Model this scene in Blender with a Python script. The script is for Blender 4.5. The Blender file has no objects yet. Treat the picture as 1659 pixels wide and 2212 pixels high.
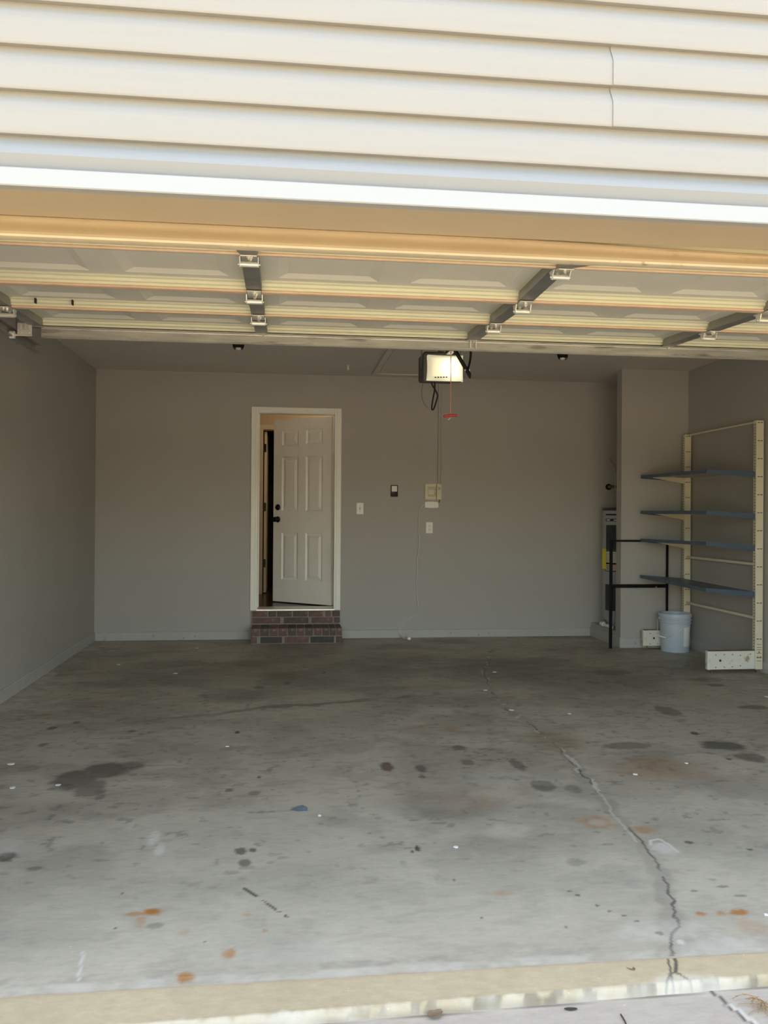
import bpy, math, random
import numpy as np
from mathutils import Vector, Matrix

scn = bpy.context.scene
col = scn.collection
random.seed(7)

# ------------------------------------------------------------------ camera
IW, IH = 1659, 2212
FPX = 1794.07
YAW, PITCH, ROLL, CAMH = 0.1175, 0.0027, 0.0069, 1.3182
_f = np.array([math.sin(YAW)*math.cos(PITCH), math.cos(YAW)*math.cos(PITCH), math.sin(PITCH)])
_r0 = np.array([math.cos(YAW), -math.sin(YAW), 0.0])
_u0 = np.cross(_r0, _f)
_r = _r0*math.cos(ROLL) + _u0*math.sin(ROLL)
_u = -_r0*math.sin(ROLL) + _u0*math.cos(ROLL)
CAM = np.array([0.0, 0.0, CAMH])
cd = bpy.data.cameras.new('camera')
cam = bpy.data.objects.new('camera', cd)
col.objects.link(cam)
cd.sensor_fit = 'VERTICAL'
cd.sensor_height = 24.0
cd.lens = FPX/IH*24.0
cd.clip_start = 0.05
cd.clip_end = 300
cam.matrix_world = Matrix(((_r[0], _u[0], -_f[0], CAM[0]), (_r[1], _u[1], -_f[1], CAM[1]),
                           (_r[2], _u[2], -_f[2], CAM[2]), (0, 0, 0, 1)))
scn.camera = cam

def ray(x, y):
    return _f + (x-IW/2)/FPX*_r - (y-IH/2)/FPX*_u
def atY(x, y, Y):
    d = ray(x, y); return CAM + d*(Y/d[1])
def atZ(x, y, Z):
    d = ray(x, y); return CAM + d*((Z-CAMH)/d[2])

# ------------------------------------------------------------------ light
SKY = 1.42
world = bpy.data.worlds.new('world'); scn.world = world
world.use_nodes = True
bg = world.node_tree.nodes['Background']
sky = world.node_tree.nodes.new('ShaderNodeTexSky'); sky.sky_type = 'NISHITA'
sky.sun_disc = False; sky.sun_elevation = math.radians(59); sky.sun_rotation = math.radians(-8)   # sun high behind the house
sky.air_density = 1.0; sky.dust_density = 3.0; sky.ozone_density = 1.0
wb = world.node_tree.nodes.new('ShaderNodeMix'); wb.data_type = 'RGBA'; wb.blend_type = 'MULTIPLY'; wb.inputs[0].default_value = 1.0
wb.inputs[7].default_value = (1.0, 0.86, 0.655, 1)           # the camera's shade white balance
world.node_tree.links.new(sky.outputs[0], wb.inputs[6]); world.node_tree.links.new(wb.outputs[2], bg.inputs[0])
bg.inputs[1].default_value = SKY
sd = bpy.data.lights.new('sun', 'SUN'); sd.energy = 16.5; sd.angle = 0.01; sd.color = (1.0, 0.79, 0.43)
sun = bpy.data.objects.new('sun', sd); col.objects.link(sun)
sun.rotation_euler = (math.radians(-31), 0, math.radians(8))   # high behind the house: the front stands in open shade
scn.view_settings.view_transform = 'Standard'
scn.view_settings.look = 'None'
scn.view_settings.gamma = 1.0
scn.view_settings.use_curve_mapping = False
scn.view_settings.exposure = 0.14

# ------------------------------------------------------------------ materials
def nodes_of(m):
    m.use_nodes = True
    nt = m.node_tree
    return nt, nt.nodes, nt.links, nt.nodes['Principled BSDF']

def mat(name, c, rough=0.6, metal=0.0, var=0.06, scale=6.0, bump=0.0, bscale=80.0, spec=0.5,
        dirt=None, dirt_scale=3.0, dirt_lo=0.5, dirt_hi=0.7, stretch=None, coat=0.0):
    """Principled material with noise colour variation, optional dirt patches and fine relief."""
    m = bpy.data.materials.new(name)
    nt, N, L, b = nodes_of(m)
    b.inputs['Roughness'].default_value = rough
    b.inputs['Metallic'].default_value = metal
    b.inputs['Specular IOR Level'].default_value = spec
    if coat: b.inputs['Coat Weight'].default_value = coat
    tc = N.new('ShaderNodeTexCoord')
    src = tc.outputs['Object']
    if stretch:
        mp = N.new('ShaderNodeMapping'); mp.inputs['Scale'].default_value = stretch
        L.new(src, mp.inputs['Vector']); src = mp.outputs['Vector']
    nz = N.new('ShaderNodeTexNoise'); nz.inputs['Scale'].default_value = scale; nz.inputs['Detail'].default_value = 6
    L.new(src, nz.inputs['Vector'])
    r = N.new('ShaderNodeValToRGB')
    r.color_ramp.elements[0].position = 0.3; r.color_ramp.elements[1].position = 0.7
    r.color_ramp.elements[0].color = (*[max(0, v*(1-var)) for v in c], 1)
    r.color_ramp.elements[1].color = (*[min(1, v*(1+var)) for v in c], 1)
    L.new(nz.outputs['Fac'], r.inputs['Fac'])
    out = r.outputs['Color']
    if dirt:
        n2 = N.new('ShaderNodeTexNoise'); n2.inputs['Scale'].default_value = dirt_scale; n2.inputs['Detail'].default_value = 8
        n2.inputs['Roughness'].default_value = 0.65
        L.new(src, n2.inputs['Vector'])
        r2 = N.new('ShaderNodeValToRGB')
        r2.color_ramp.elements[0].position = dirt_lo; r2.color_ramp.elements[1].position = dirt_hi
        L.new(n2.outputs['Fac'], r2.inputs['Fac'])
        mx = N.new('ShaderNodeMix'); mx.data_type = 'RGBA'
        L.new(r2.outputs['Color'], mx.inputs[0]); L.new(out, mx.inputs[6]); mx.inputs[7].default_value = (*dirt, 1)
        out = mx.outputs[2]
    L.new(out, b.inputs['Base Color'])
    if bump:
        n3 = N.new('ShaderNodeTexNoise'); n3.inputs['Scale'].default_value = bscale; n3.inputs['Detail'].default_value = 4
        L.new(src, n3.inputs['Vector'])
        bp = N.new('ShaderNodeBump'); bp.inputs['Strength'].default_value = bump; bp.inputs['Distance'].default_value = 0.002
        L.new(n3.outputs['Fac'], bp.inputs['Height']); L.new(bp.outputs['Normal'], b.inputs['Normal'])
    return m

M = {}
M['wall'] = mat('grey_wall_paint', (0.405, 0.39, 0.37), 0.6, var=0.02, scale=2.0, bump=0.25, bscale=160)
M['ceil'] = mat('grey_ceiling_paint', (0.66, 0.62, 0.56), 0.8, var=0.02, scale=2.0, bump=0.3, bscale=120)
M['base'] = mat('grey_baseboard_paint', (0.43, 0.42, 0.405), 0.45, var=0.04, scale=8, dirt=(0.26, 0.24, 0.21), dirt_scale=14, dirt_lo=0.62, dirt_hi=0.7)
M['siding'] = mat('cream_vinyl_siding', (0.300, 0.292, 0.283), 0.6, var=0.015, spec=0.25, scale=3, bump=0.12, bscale=60, stretch=(1, 20, 20))
M['siding_low'] = mat('pale_blue_grey_vinyl', (0.255, 0.268, 0.288), 0.6, var=0.015, scale=3, bump=0.12, bscale=60, stretch=(1, 20, 20))
M['white_trim'] = mat('white_trim_metal', (0.335, 0.345, 0.365), 0.4, var=0.01, dirt=(0.27, 0.265, 0.26), dirt_scale=9, dirt_lo=0.66, dirt_hi=0.72, stretch=(1, 1, 5))
M['tan'] = mat('tan_jamb_paint', (0.455, 0.375, 0.26), 0.5, var=0.03, scale=3, bump=0.06)
M['tan_seal'] = mat('tan_door_edge', (0.35, 0.265, 0.165), 0.5, var=0.05, scale=4, dirt=(0.27, 0.195, 0.115), dirt_scale=7, dirt_lo=0.62, dirt_hi=0.75, stretch=(1, 3, 3))
M['seal_cream'] = mat('worn_cream_edge', (0.50, 0.43, 0.31), 0.5, var=0.06, scale=12, dirt=(0.36, 0.26, 0.17), dirt_scale=16, dirt_lo=0.6, dirt_hi=0.68)
M['door_skin'] = mat('white_steel_door_inside', (0.66, 0.645, 0.57), 0.5, var=0.03, scale=4)
M['door_rail'] = mat('cream_steel_rail', (0.66, 0.655, 0.49), 0.42, var=0.03, scale=4)
M['door_bead'] = mat('pinkish_tan_bead', (0.66, 0.48, 0.34), 0.5, var=0.08, scale=9)
M['galv'] = mat('dull_galvanised_steel', (0.33, 0.33, 0.32), 0.5, metal=0.75, var=0.08, scale=12)
M['strut'] = mat('bright_galvanised_strut', (0.40, 0.40, 0.365), 0.42, metal=0.4, var=0.18, scale=5, dirt=(0.15, 0.14, 0.125), dirt_scale=4, dirt_lo=0.55, dirt_hi=0.72, stretch=(1, 8, 8))
M['zinc'] = mat('zinc_plated_steel', (0.80, 0.78, 0.72), 0.32, metal=0.55, var=0.05)
M['black_steel'] = mat('black_painted_steel', (0.008, 0.008, 0.009), 0.5, var=0.2, spec=0.15)
M['black_pl'] = mat('black_plastic', (0.012, 0.012, 0.013), 0.5, var=0.15, spec=0.2)
M['dark_pl'] = mat('dark_grey_plastic', (0.055, 0.058, 0.055), 0.5, var=0.1)
M['bronze'] = mat('oil_rubbed_bronze', (0.018, 0.014, 0.012), 0.35, metal=0.6, var=0.2)
M['casing'] = mat('white_casing_paint', (0.86, 0.85, 0.80), 0.4, var=0.02)
M['door_white'] = mat('worn_white_door_paint', (0.88, 0.86, 0.81), 0.42, var=0.03, scale=5, dirt=(0.55, 0.51, 0.46), dirt_scale=4, dirt_lo=0.66, dirt_hi=0.8)
M['hall_wall'] = mat('tan_hall_paint', (0.62, 0.47, 0.29), 0.6, var=0.03)
M['hall_trim'] = mat('cream_hall_trim', (0.70, 0.60, 0.46), 0.45, var=0.03)
M['dark_room'] = mat('dark_room_shade_colour', (0.02, 0.025, 0.035), 0.8, var=0.1)  # near-black wall colour stands in for the shade of the unlit room
M['wood_floor'] = mat('dark_wood_floor', (0.055, 0.03, 0.02), 0.25, var=0.25, scale=10, stretch=(12, 1, 1))
M['alu'] = mat('aluminium_threshold', (0.80, 0.79, 0.75), 0.3, metal=0.7, var=0.05)
M['white_pl'] = mat('white_plastic', (0.82, 0.81, 0.76), 0.4, var=0.02)
M['grey_pl'] = mat('grey_plastic_slot', (0.30, 0.29, 0.27), 0.5, var=0.02)
M['beige_pl'] = mat('aged_beige_plastic', (0.68, 0.63, 0.47), 0.45, var=0.04)
M['beige_dk'] = mat('aged_beige_inset', (0.52, 0.48, 0.33), 0.5, var=0.04)
M['cord_w'] = mat('white_cord', (0.62, 0.60, 0.56), 0.5, var=0.05)
M['red_pl'] = mat('red_plastic', (0.42, 0.03, 0.025), 0.4, var=0.06)
M['red_cord'] = mat('faded_red_string', (0.62, 0.25, 0.18), 0.7, var=0.15, scale=60)
M['mortar'] = mat('grey_mortar', (0.27, 0.24, 0.215), 0.9, var=0.12, scale=20, bump=0.5, bscale=90)
M['brick_a'] = mat('red_brick', (0.175, 0.10, 0.085), 0.85, var=0.2, scale=18, bump=0.6, bscale=70, dirt=(0.33, 0.29, 0.26), dirt_scale=22, dirt_lo=0.62, dirt_hi=0.7)
M['brick_b'] = mat('brown_brick', (0.125, 0.088, 0.075), 0.85, var=0.2, scale=18, bump=0.6, bscale=70, dirt=(0.26, 0.23, 0.2), dirt_scale=22, dirt_lo=0.62, dirt_hi=0.7)
M['brick_c'] = mat('dark_brick', (0.075, 0.065, 0.058), 0.85, var=0.2, scale=18, bump=0.6, bscale=70)
M['heater'] = mat('grey_heater_jacket', (0.36, 0.37, 0.38), 0.4, var=0.03)
M['heater_dk'] = mat('charcoal_panel', (0.035, 0.038, 0.042), 0.4, var=0.08)
M['navy'] = mat('navy_badge', (0.02, 0.022, 0.07), 0.4, var=0.05)
M['paper'] = mat('white_paper_label', (0.70, 0.68, 0.58), 0.6, var=0.03)
M['paper_ink'] = mat('printed_text_lines', (0.30, 0.29, 0.26), 0.6, var=0.05)
M['paper_red'] = mat('pale_red_print', (0.62, 0.40, 0.32), 0.6, var=0.05)
M['yellow'] = mat('yellow_energy_tag', (0.62, 0.52, 0.06), 0.55, var=0.06)
M['copper'] = mat('dull_brass_pipe', (0.25, 0.17, 0.10), 0.4, metal=0.7, var=0.1)
M['pvc'] = mat('white_pvc', (0.85, 0.84, 0.78), 0.35, var=0.03)
M['bucket'] = mat('grey_blue_bucket_plastic', (0.50, 0.565, 0.66), 0.38, var=0.04, scale=5)
M['post'] = mat('cream_enamel_steel', (0.74, 0.68, 0.53), 0.4, var=0.05, scale=6, dirt=(0.42, 0.33, 0.24), dirt_scale=8, dirt_lo=0.66, dirt_hi=0.76)
M['foot'] = mat('chipped_white_enamel', (0.74, 0.72, 0.64), 0.45, var=0.06, scale=8, dirt=(0.33, 0.19, 0.10), dirt_scale=11, dirt_lo=0.58, dirt_hi=0.70)
M['rivet'] = mat('rusty_rivet', (0.20, 0.12, 0.07), 0.6, var=0.2)
M['shelf_blue'] = mat('slate_blue_enamel', (0.075, 0.11, 0.17), 0.4, var=0.10, scale=5, dirt=(0.13, 0.19, 0.30), dirt_scale=5, dirt_lo=0.58, dirt_hi=0.66)
M['shelf_cream'] = mat('cream_shelf_underside', (0.66, 0.60, 0.46), 0.5, var=0.05)
M['hole'] = mat('dark_slot', (0.02, 0.018, 0.016), 0.8, var=0.1)
M['leaf'] = mat('dry_leaf', (0.20, 0.135, 0.085), 0.8, var=0.2, scale=40)
M['leaf_dk'] = mat('dark_leaf', (0.05, 0.042, 0.036), 0.8, var=0.2, scale=40)
M['needle'] = mat('dry_pine_needle', (0.30, 0.18, 0.09), 0.8, var=0.2, scale=30)
M['chip'] = mat('white_paint_chip', (0.80, 0.79, 0.75), 0.6, var=0.05)
M['bluechip'] = mat('blue_grey_scrap', (0.16, 0.19, 0.22), 0.5, var=0.2, scale=60)
M['lawn'] = mat('lawn_grass', (0.23, 0.22, 0.13), 0.9, var=0.3, scale=3, bump=0.6, bscale=60)
M['shingle'] = mat('roof_shingle', (0.12, 0.11, 0.10), 0.9, var=0.25, scale=12, bump=0.5)
M['glassbulb'] = mat('frosted_bulb', (0.85, 0.84, 0.80), 0.3, var=0.01)

def lens_material():
    m = bpy.data.materials.new('lit_lens_plastic')
    nt, N, L, b = nodes_of(m)
    b.inputs['Base Color'].default_value = (0.85, 0.83, 0.70, 1)
    b.inputs['Roughness'].default_value = 0.35
    tc = N.new('ShaderNodeTexCoord')
    # the bulb sits behind the right half of the cover: distance from it sets the glow
    vm = N.new('ShaderNodeVectorMath'); vm.operation = 'DISTANCE'
    L.new(tc.outputs['Object'], vm.inputs[0]); vm.inputs[1].default_value = (0.05, 0.0, -0.02)
    mr = N.new('ShaderNodeMapRange'); mr.inputs['From Min'].default_value = 0.0; mr.inputs['From Max'].default_value = 0.11
    mr.inputs['To Min'].default_value = 1.05; mr.inputs['To Max'].default_value = 0.34
    L.new(vm.outputs['Value'], mr.inputs['Value'])
    b.inputs['Emission Color'].default_value = (1.0, 0.92, 0.60, 1)
    L.new(mr.outputs['Result'], b.inputs['Emission Strength'])
    return m
M['lens'] = lens_material()

def concrete_material(name, light, dark, mask=True, rough=0.5, dirt_amt=1.0):
    """Concrete: noise mottling plus stain masks stored per vertex (r dark, g rust, b pale)."""
    m = bpy.data.materials.new(name)
    nt, N, L, b = nodes_of(m)
    tc = N.new('ShaderNodeTexCoord')
    def noise(s, det=7, ro=0.6, st=None):
        src = tc.outputs['Object']
        if st:
            mp = N.new('ShaderNodeMapping'); mp.inputs['Scale'].default_value = st
            L.new(src, mp.inputs['Vector']); src = mp.outputs['Vector']
        n = N.new('ShaderNodeTexNoise'); n.inputs['Scale'].default_value = s
        n.inputs['Detail'].default_value = det; n.inputs['Roughness'].default_value = ro
        L.new(src, n.inputs['Vector']); return n.outputs['Fac']
    def ramp(fac, a, c0, bpos, c1):
        r = N.new('ShaderNodeValToRGB')
        r.color_ramp.elements[0].position = a; r.color_ramp.elements[1].position = bpos
        r.color_ramp.elements[0].color = (*c0, 1); r.color_ramp.elements[1].color = (*c1, 1)
        L.new(fac, r.inputs['Fac']); return r.outputs['Color']
    def mix(fac, a, c, blend='MIX'):
        x = N.new('ShaderNodeMix'); x.data_type = 'RGBA'; x.blend_type = blend
        if isinstance(fac, float): x.inputs[0].default_value = fac
        else: L.new(fac, x.inputs[0])
        L.new(a, x.inputs[6])
        if isinstance(c, tuple): x.inputs[7].default_value = (*c, 1)
        else: L.new(c, x.inputs[7])
        return x.outputs[2]
    c = ramp(noise(1.6, 8, 0.65), 0.36, dark, 0.62, light)
    fine = ramp(noise(30, 7, 0.75, st=(0.6, 1.6, 1)), 0.3, (0.80, 0.80, 0.80), 0.7, (1.0, 1.0, 1.0))
    c = mix(1.0, c, fine, 'MULTIPLY')
    sp = ramp(noise(9, 9, 0.75), 0.66, (0, 0, 0), 0.76, (1, 1, 1))
    c = mix(sp, c, tuple(v*0.72 for v in dark))
    sp2 = ramp(noise(55, 3, 0.6), 0.70, (0, 0, 0), 0.76, (1, 1, 1))
    c = mix(sp2, c, tuple(min(1, v*1.25) for v in light))
    if mask:
        at = N.new('ShaderNodeAttribute'); at.attribute_name = 'stain'
        sep = N.new('ShaderNodeSeparateColor'); L.new(at.outputs['Color'], sep.inputs['Color'])
        c = mix(sep.outputs['Red'], c, (0.062, 0.055, 0.044))
        c = mix(sep.outputs['Green'], c, (0.36, 0.15, 0.03))
        c = mix(sep.outputs['Blue'], c, (0.66, 0.62, 0.56))
    L.new(c, b.inputs['Base Color'])
    b.inputs['Roughness'].default_value = rough
    bp = N.new('ShaderNodeBump'); bp.inputs['Strength'].default_value = 0.25; bp.inputs['Distance'].default_value = 0.003
    L.new(noise(40, 5, 0.65), bp.inputs['Height']); L.new(bp.outputs['Normal'], b.inputs['Normal'])
    return m
M['floor'] = concrete_material('stained_concrete', (0.525, 0.468, 0.378), (0.465, 0.415, 0.335))
M['sill'] = concrete_material('painted_tan_concrete', (0.455, 0.37, 0.245), (0.41, 0.325, 0.21), rough=0.7)
M['drive'] = concrete_material('driveway_concrete', (0.50, 0.435, 0.37), (0.455, 0.395, 0.335), rough=0.8)

# ------------------------------------------------------------------ mesh builder
class MB:
    def __init__(self): self.v = []; self.f = []
    def add(self, vs, fs):
        o = len(self.v); self.v += [tuple(float(c) for c in p) for p in vs]
        self.f += [tuple(i+o for i in f) for f in fs]; return self
    def box(self, x0, y0, z0, x1, y1, z1):
        vs = [(x, y, z) for z in (z0, z1) for y in (y0, y1) for x in (x0, x1)]
        return self.add(vs, [(0, 2, 3, 1), (4, 5, 7, 6), (0, 1, 5, 4), (2, 6, 7, 3), (0, 4, 6, 2), (1, 3, 7, 5)])
    def cbox(self, x0, y0, z0, x1, y1, z1, c):
        """box with chamfered edges in all three directions"""
        c = min(c, (x1-x0)*.45, (y1-y0)*.45, (z1-z0)*.45)
        import itertools
        ax = [(x0, x1), (y0, y1), (z0, z1)]
        vs = {}; lst = []
        for s in itertools.product((0, 1), repeat=3):
            for k in range(3):
                p = [ax[i][s[i]] if i == k else ax[i][s[i]] + (c if s[i] == 0 else -c) for i in range(3)]
                vs[(s, k)] = len(lst); lst.append(p)
        fs = []
        def flip(f):
            a, b_, d = (np.array(lst[f[i]]) for i in range(3))
            n = np.cross(b_-a, d-a); ctr = np.array([(q[0]+q[1])/2 for q in ax])
            m = np.mean([lst[i] for i in f], axis=0)
            return tuple(f) if n @ (m-ctr) > 0 else tuple(reversed(f))
        for k in range(3):
            i, j = [q for q in range(3) if q != k]
            for sk in (0, 1):
                f = []
                for (si, sj) in ((0, 0), (1, 0), (1, 1), (0, 1)):
                    s = [0, 0, 0]; s[k] = sk; s[i] = si; s[j] = sj; f.append(vs[(tuple(s), k)])
                fs.append(flip(f))
            for si in (0, 1):
                for sj in (0, 1):
                    a = [0, 0, 0]; a[i] = si; a[j] = sj; b_ = list(a); a[k] = 0; b_[k] = 1
                    fs.append(flip([vs[(tuple(a), i)], vs[(tuple(b_), i)], vs[(tuple(b_), j)], vs[(tuple(a), j)]]))
        for s in itertools.product((0, 1), repeat=3):
            fs.append(flip([vs[(s, k)] for k in range(3)]))
        return self.add(lst, fs)
    def prism(self, poly, a, b, axis='x'):
        """extrude a 2D polygon along an axis; poly coords are the other two axes in order"""
        n = len(poly)
        def p(t, q):
            return {'x': (t, q[0], q[1]), 'y': (q[0], t, q[1]), 'z': (q[0], q[1], t)}[axis]
        vs = [p(a, q) for q in poly] + [p(b, q) for q in poly]
        fs = [(i, (i+1) % n, n+(i+1) % n, n+i) for i in range(n)] + [tuple(range(n-1, -1, -1)), tuple(range(n, 2*n))]
        return self.add(vs, fs)
    def sheet(self, line, a, b):
        """profile polyline (y,z) swept along x, open"""
        n = len(line)
        return self.add([(a, *q) for q in line]+[(b, *q) for q in line], [(i, i+1, n+i+1, n+i) for i in range(n-1)])
    def cyl(self, p0, p1, r0, r1=None, n=16):
        r1 = r0 if r1 is None else r1
        p0 = np.array(p0, float); p1 = np.array(p1, float); d = p1-p0; d /= np.linalg.norm(d)
        a = np.cross(d, (0, 0, 1) if abs(d[2]) < 0.9 else (1, 0, 0)); a /= np.linalg.norm(a); b = np.cross(d, a)
        ring = lambda c, r: [c + r*(math.cos(t)*a + math.sin(t)*b) for t in [2*math.pi*i/n for i in range(n)]]
        return self.add(ring(p0, r0)+ring(p1, r1), [(i, (i+1) % n, n+(i+1) % n, n+i) for i in range(n)] + [tuple(range(n-1, -1, -1)), tuple(range(n, 2*n))])
    def tube(self, pts, r, n=8, smooth=6):
        pts = [np.array(q, float) for q in pts]
        if smooth > 1 and len(pts) > 2:     # Catmull-Rom
            P = [2*pts[0]-pts[1]] + pts + [2*pts[-1]-pts[-2]]; out = []
            for i in range(1, len(P)-2):
                for k in range(smooth):
                    t = k/smooth; a, b, c, d = P[i-1:i+3]
                    out.append(0.5*(2*b+(c-a)*t+(2*a-5*b+4*c-d)*t*t+(3*b-a-3*c+d)*t**3))
            pts = out + [pts[-1]]
        vs = []; up = None
        for i, q in enumerate(pts):
            d = pts[min(i+1, len(pts)-1)] - pts[max(i-1, 0)]; d /= max(1e-9, np.linalg.norm(d))
            if up is None:
                up = np.cross(d, (0, 0, 1) if abs(d[2]) < 0.9 else (1, 0, 0))
            up = up - d*(up@d); up /= max(1e-9, np.linalg.norm(up)); w = np.cross(d, up)
            rr = r[i] if isinstance(r, (list, tuple)) else r
            vs += [q + rr*(math.cos(2*math.pi*k/n)*up + math.sin(2*math.pi*k/n)*w) for k in range(n)]
        m = len(pts)
        fs = [(i*n+k, i*n+(k+1) % n, (i+1)*n+(k+1) % n, (i+1)*n+k) for i in range(m-1) for k in range(n)]
        fs += [tuple(range(n-1, -1, -1)), tuple(range((m-1)*n, m*n))]
        return self.add(vs, fs)
    def lathe(self, prof, c, n=40, close=False):
        c = np.array(c, float); m = len(prof)
        vs = [c + np.array((r*math.cos(2*math.pi*k/n), r*math.sin(2*math.pi*k/n), z)) for r, z in prof for k in range(n)]
        fs = [(i*n+k, i*n+(k+1) % n, (i+1)*n+(k+1) % n, (i+1)*n+k) for i in range(m-1) for k in range(n)]
        if close: fs += [tuple(range(n-1, -1, -1)), tuple(range((m-1)*n, m*n))]
        return self.add(vs, fs)
    def build(self, name, m, parent=None, smooth=False, local=False):
        me = bpy.data.meshes.new(name)
        v = np.array(self.v)
        if local: c = np.zeros(3)
        else: c = (v.min(0)+v.max(0))/2; c[2] = v[:, 2].min() if parent is None else c[2]
        me.from_pydata([tuple(q) for q in (v-c)], [], self.f)
        me.materials.append(M[m] if isinstance(m, str) else m)
        if smooth:
            for p in me.polygons: p.use_smooth = True
            try: me.set_sharp_from_angle(angle=math.radians(smooth if smooth is not True else 40))
            except Exception: pass
        me.update()
        o = bpy.data.objects.new(name, me); col.objects.link(o)
        w = c.copy()
        if parent is not None:
            o.parent = parent
            if not local: c = c - np.array(parent['_w'])
        o.location = c
        o['_w'] = [float(q) for q in w]
        return o

def tag(o, label, cat, group=None, kind=None):
    o['label'] = label; o['category'] = cat
    if group: o['group'] = group
    if kind: o['kind'] = kind
    return o
def thing(name, loc, label, cat, group=None, kind=None, rz=0.0):
    e = bpy.data.objects.new(name, None); col.objects.link(e)
    e.location = loc; e.rotation_euler = (0, 0, rz); e.empty_display_size = 0.1
    e['_w'] = [float(q) for q in loc]
    return tag(e, label, cat, group, kind)
def struct(o, label, cat): return tag(o, label, cat, kind='structure')

# ------------------------------------------------------------------ main dimensions (metres)
XL, XR, YF, YB, ZC = -1.944, 4.030, 2.36, 8.809, 2.786     # garage shell
ZH, YH1 = 2.193, 2.560                                     # opening head height, inner face of front wall
JL, JR = -1.37, 3.53                                       # opening jambs
YS, XS = 7.968, 3.328                                      # alcove stub wall

# ------------------------------------------------------------------ numpy noise for stain masks
def vnoise(x, y, s, seed):
    rs = np.random.RandomState(seed); T = rs.rand(256, 256)
    X = x*s+1000; Y = y*s+1000; i = np.floor(X).astype(int); j = np.floor(Y).astype(int)
    u = X-i; v = Y-j; u = u*u*(3-2*u); v = v*v*(3-2*v)
    g = lambda a, b: T[a % 256, b % 256]
    return (g(i, j)*(1-u)+g(i+1, j)*u)*(1-v)+(g(i, j+1)*(1-u)+g(i+1, j+1)*u)*v
def fbm(x, y, s, seed, o=4):
    t = 0; a = 0.5; n = 0
    for k in range(o):
        t = t+a*vnoise(x, y, s*2**k, seed+k); n += a; a *= 0.5
    return t/n
def sstep(a, b, t):
    q = np.clip((t-a)/(b-a), 0, 1); return q*q*(3-2*q)

def grid_mesh(name, xs, ys, zfun, material, masks):
    X, Y = np.meshgrid(xs, ys); nx, ny = len(xs), len(ys)
    x = X.ravel(); y = Y.ravel(); z = zfun(x, y)
    idx = np.arange(nx*ny).reshape(ny, nx)
    q = np.stack([idx[:-1, :-1], idx[:-1, 1:], idx[1:, 1:], idx[1:, :-1]], -1).reshape(-1, 4)
    c = np.array([(xs[0]+xs[-1])/2, (ys[0]+ys[-1])/2, 0.0])
    me = bpy.data.meshes.new(name)
    me.vertices.add(nx*ny); me.vertices.foreach_set('co', (np.stack([x, y, z], -1)-c).astype(np.float32).ravel())
    me.loops.add(q.size); me.loops.foreach_set('vertex_index', q.astype(np.int32).ravel())
    me.polygons.add(len(q)); me.polygons.foreach_set('loop_start', np.arange(0, q.size, 4, dtype=np.int32))
    me.polygons.foreach_set('loop_total', np.full(len(q), 4, dtype=np.int32))
    me.update(calc_edges=True)
    a = me.color_attributes.new('stain', 'FLOAT_COLOR', 'POINT')
    rgba = np.ones((nx*ny, 4), np.float32); m = masks(x, y)
    for k in range(3): rgba[:, k] = np.clip(m[k], 0, 1)
    a.data.foreach_set('color', rgba.ravel())
    me.materials.append(M[material])
    o = bpy.data.objects.new(name, me); col.objects.link(o); o.location = c
    o['_w'] = [float(t) for t in c]
    return o

def px_blob(x, y, b, seed, soft=0.35, warp=0.7):
    cx, cy, rx, ry, s = b
    c = atZ(cx, cy, 0); wx = abs(atZ(cx+rx, cy, 0)[0]-c[0]); wy = abs(atZ(cx, cy+ry, 0)[1]-atZ(cx, cy-ry, 0)[1])/2
    m = np.zeros_like(x); sel = (abs(x-c[0]) < 2.2*wx) & (abs(y-c[1]) < 2.2*wy)
    if not sel.any(): return m
    xx, yy = x[sel], y[sel]
    n = fbm(xx, yy, 1.6/min(wx, wy), seed, 4)-0.5
    d = np.hypot((xx-c[0])/wx, (yy-c[1])/wy)+n*warp
    m[sel] = s*(1-sstep(1-soft, 1+soft*0.4, d)); return m
def px_line(x, y, pts, w, s, seed, z=0.0, jit=0.02, fade=None):
    P = [atZ(*q, z)[:2] for q in pts]; d = np.full_like(x, 9.0)
    jx = (fbm(x, y, 9, seed, 3)-0.5)*jit*2; jy = (fbm(x, y, 9, seed+9, 3)-0.5)*jit*2
    for a, b in zip(P[:-1], P[1:]):
        ab = b-a; t = np.clip(((x+jx-a[0])*ab[0]+(y+jy-a[1])*ab[1])/(ab@ab), 0, 1)
        d = np.minimum(d, np.hypot(x+jx-a[0]-t*ab[0], y+jy-a[1]-t*ab[1]))
    return s*(1-sstep(w*0.35, w, d))

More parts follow.
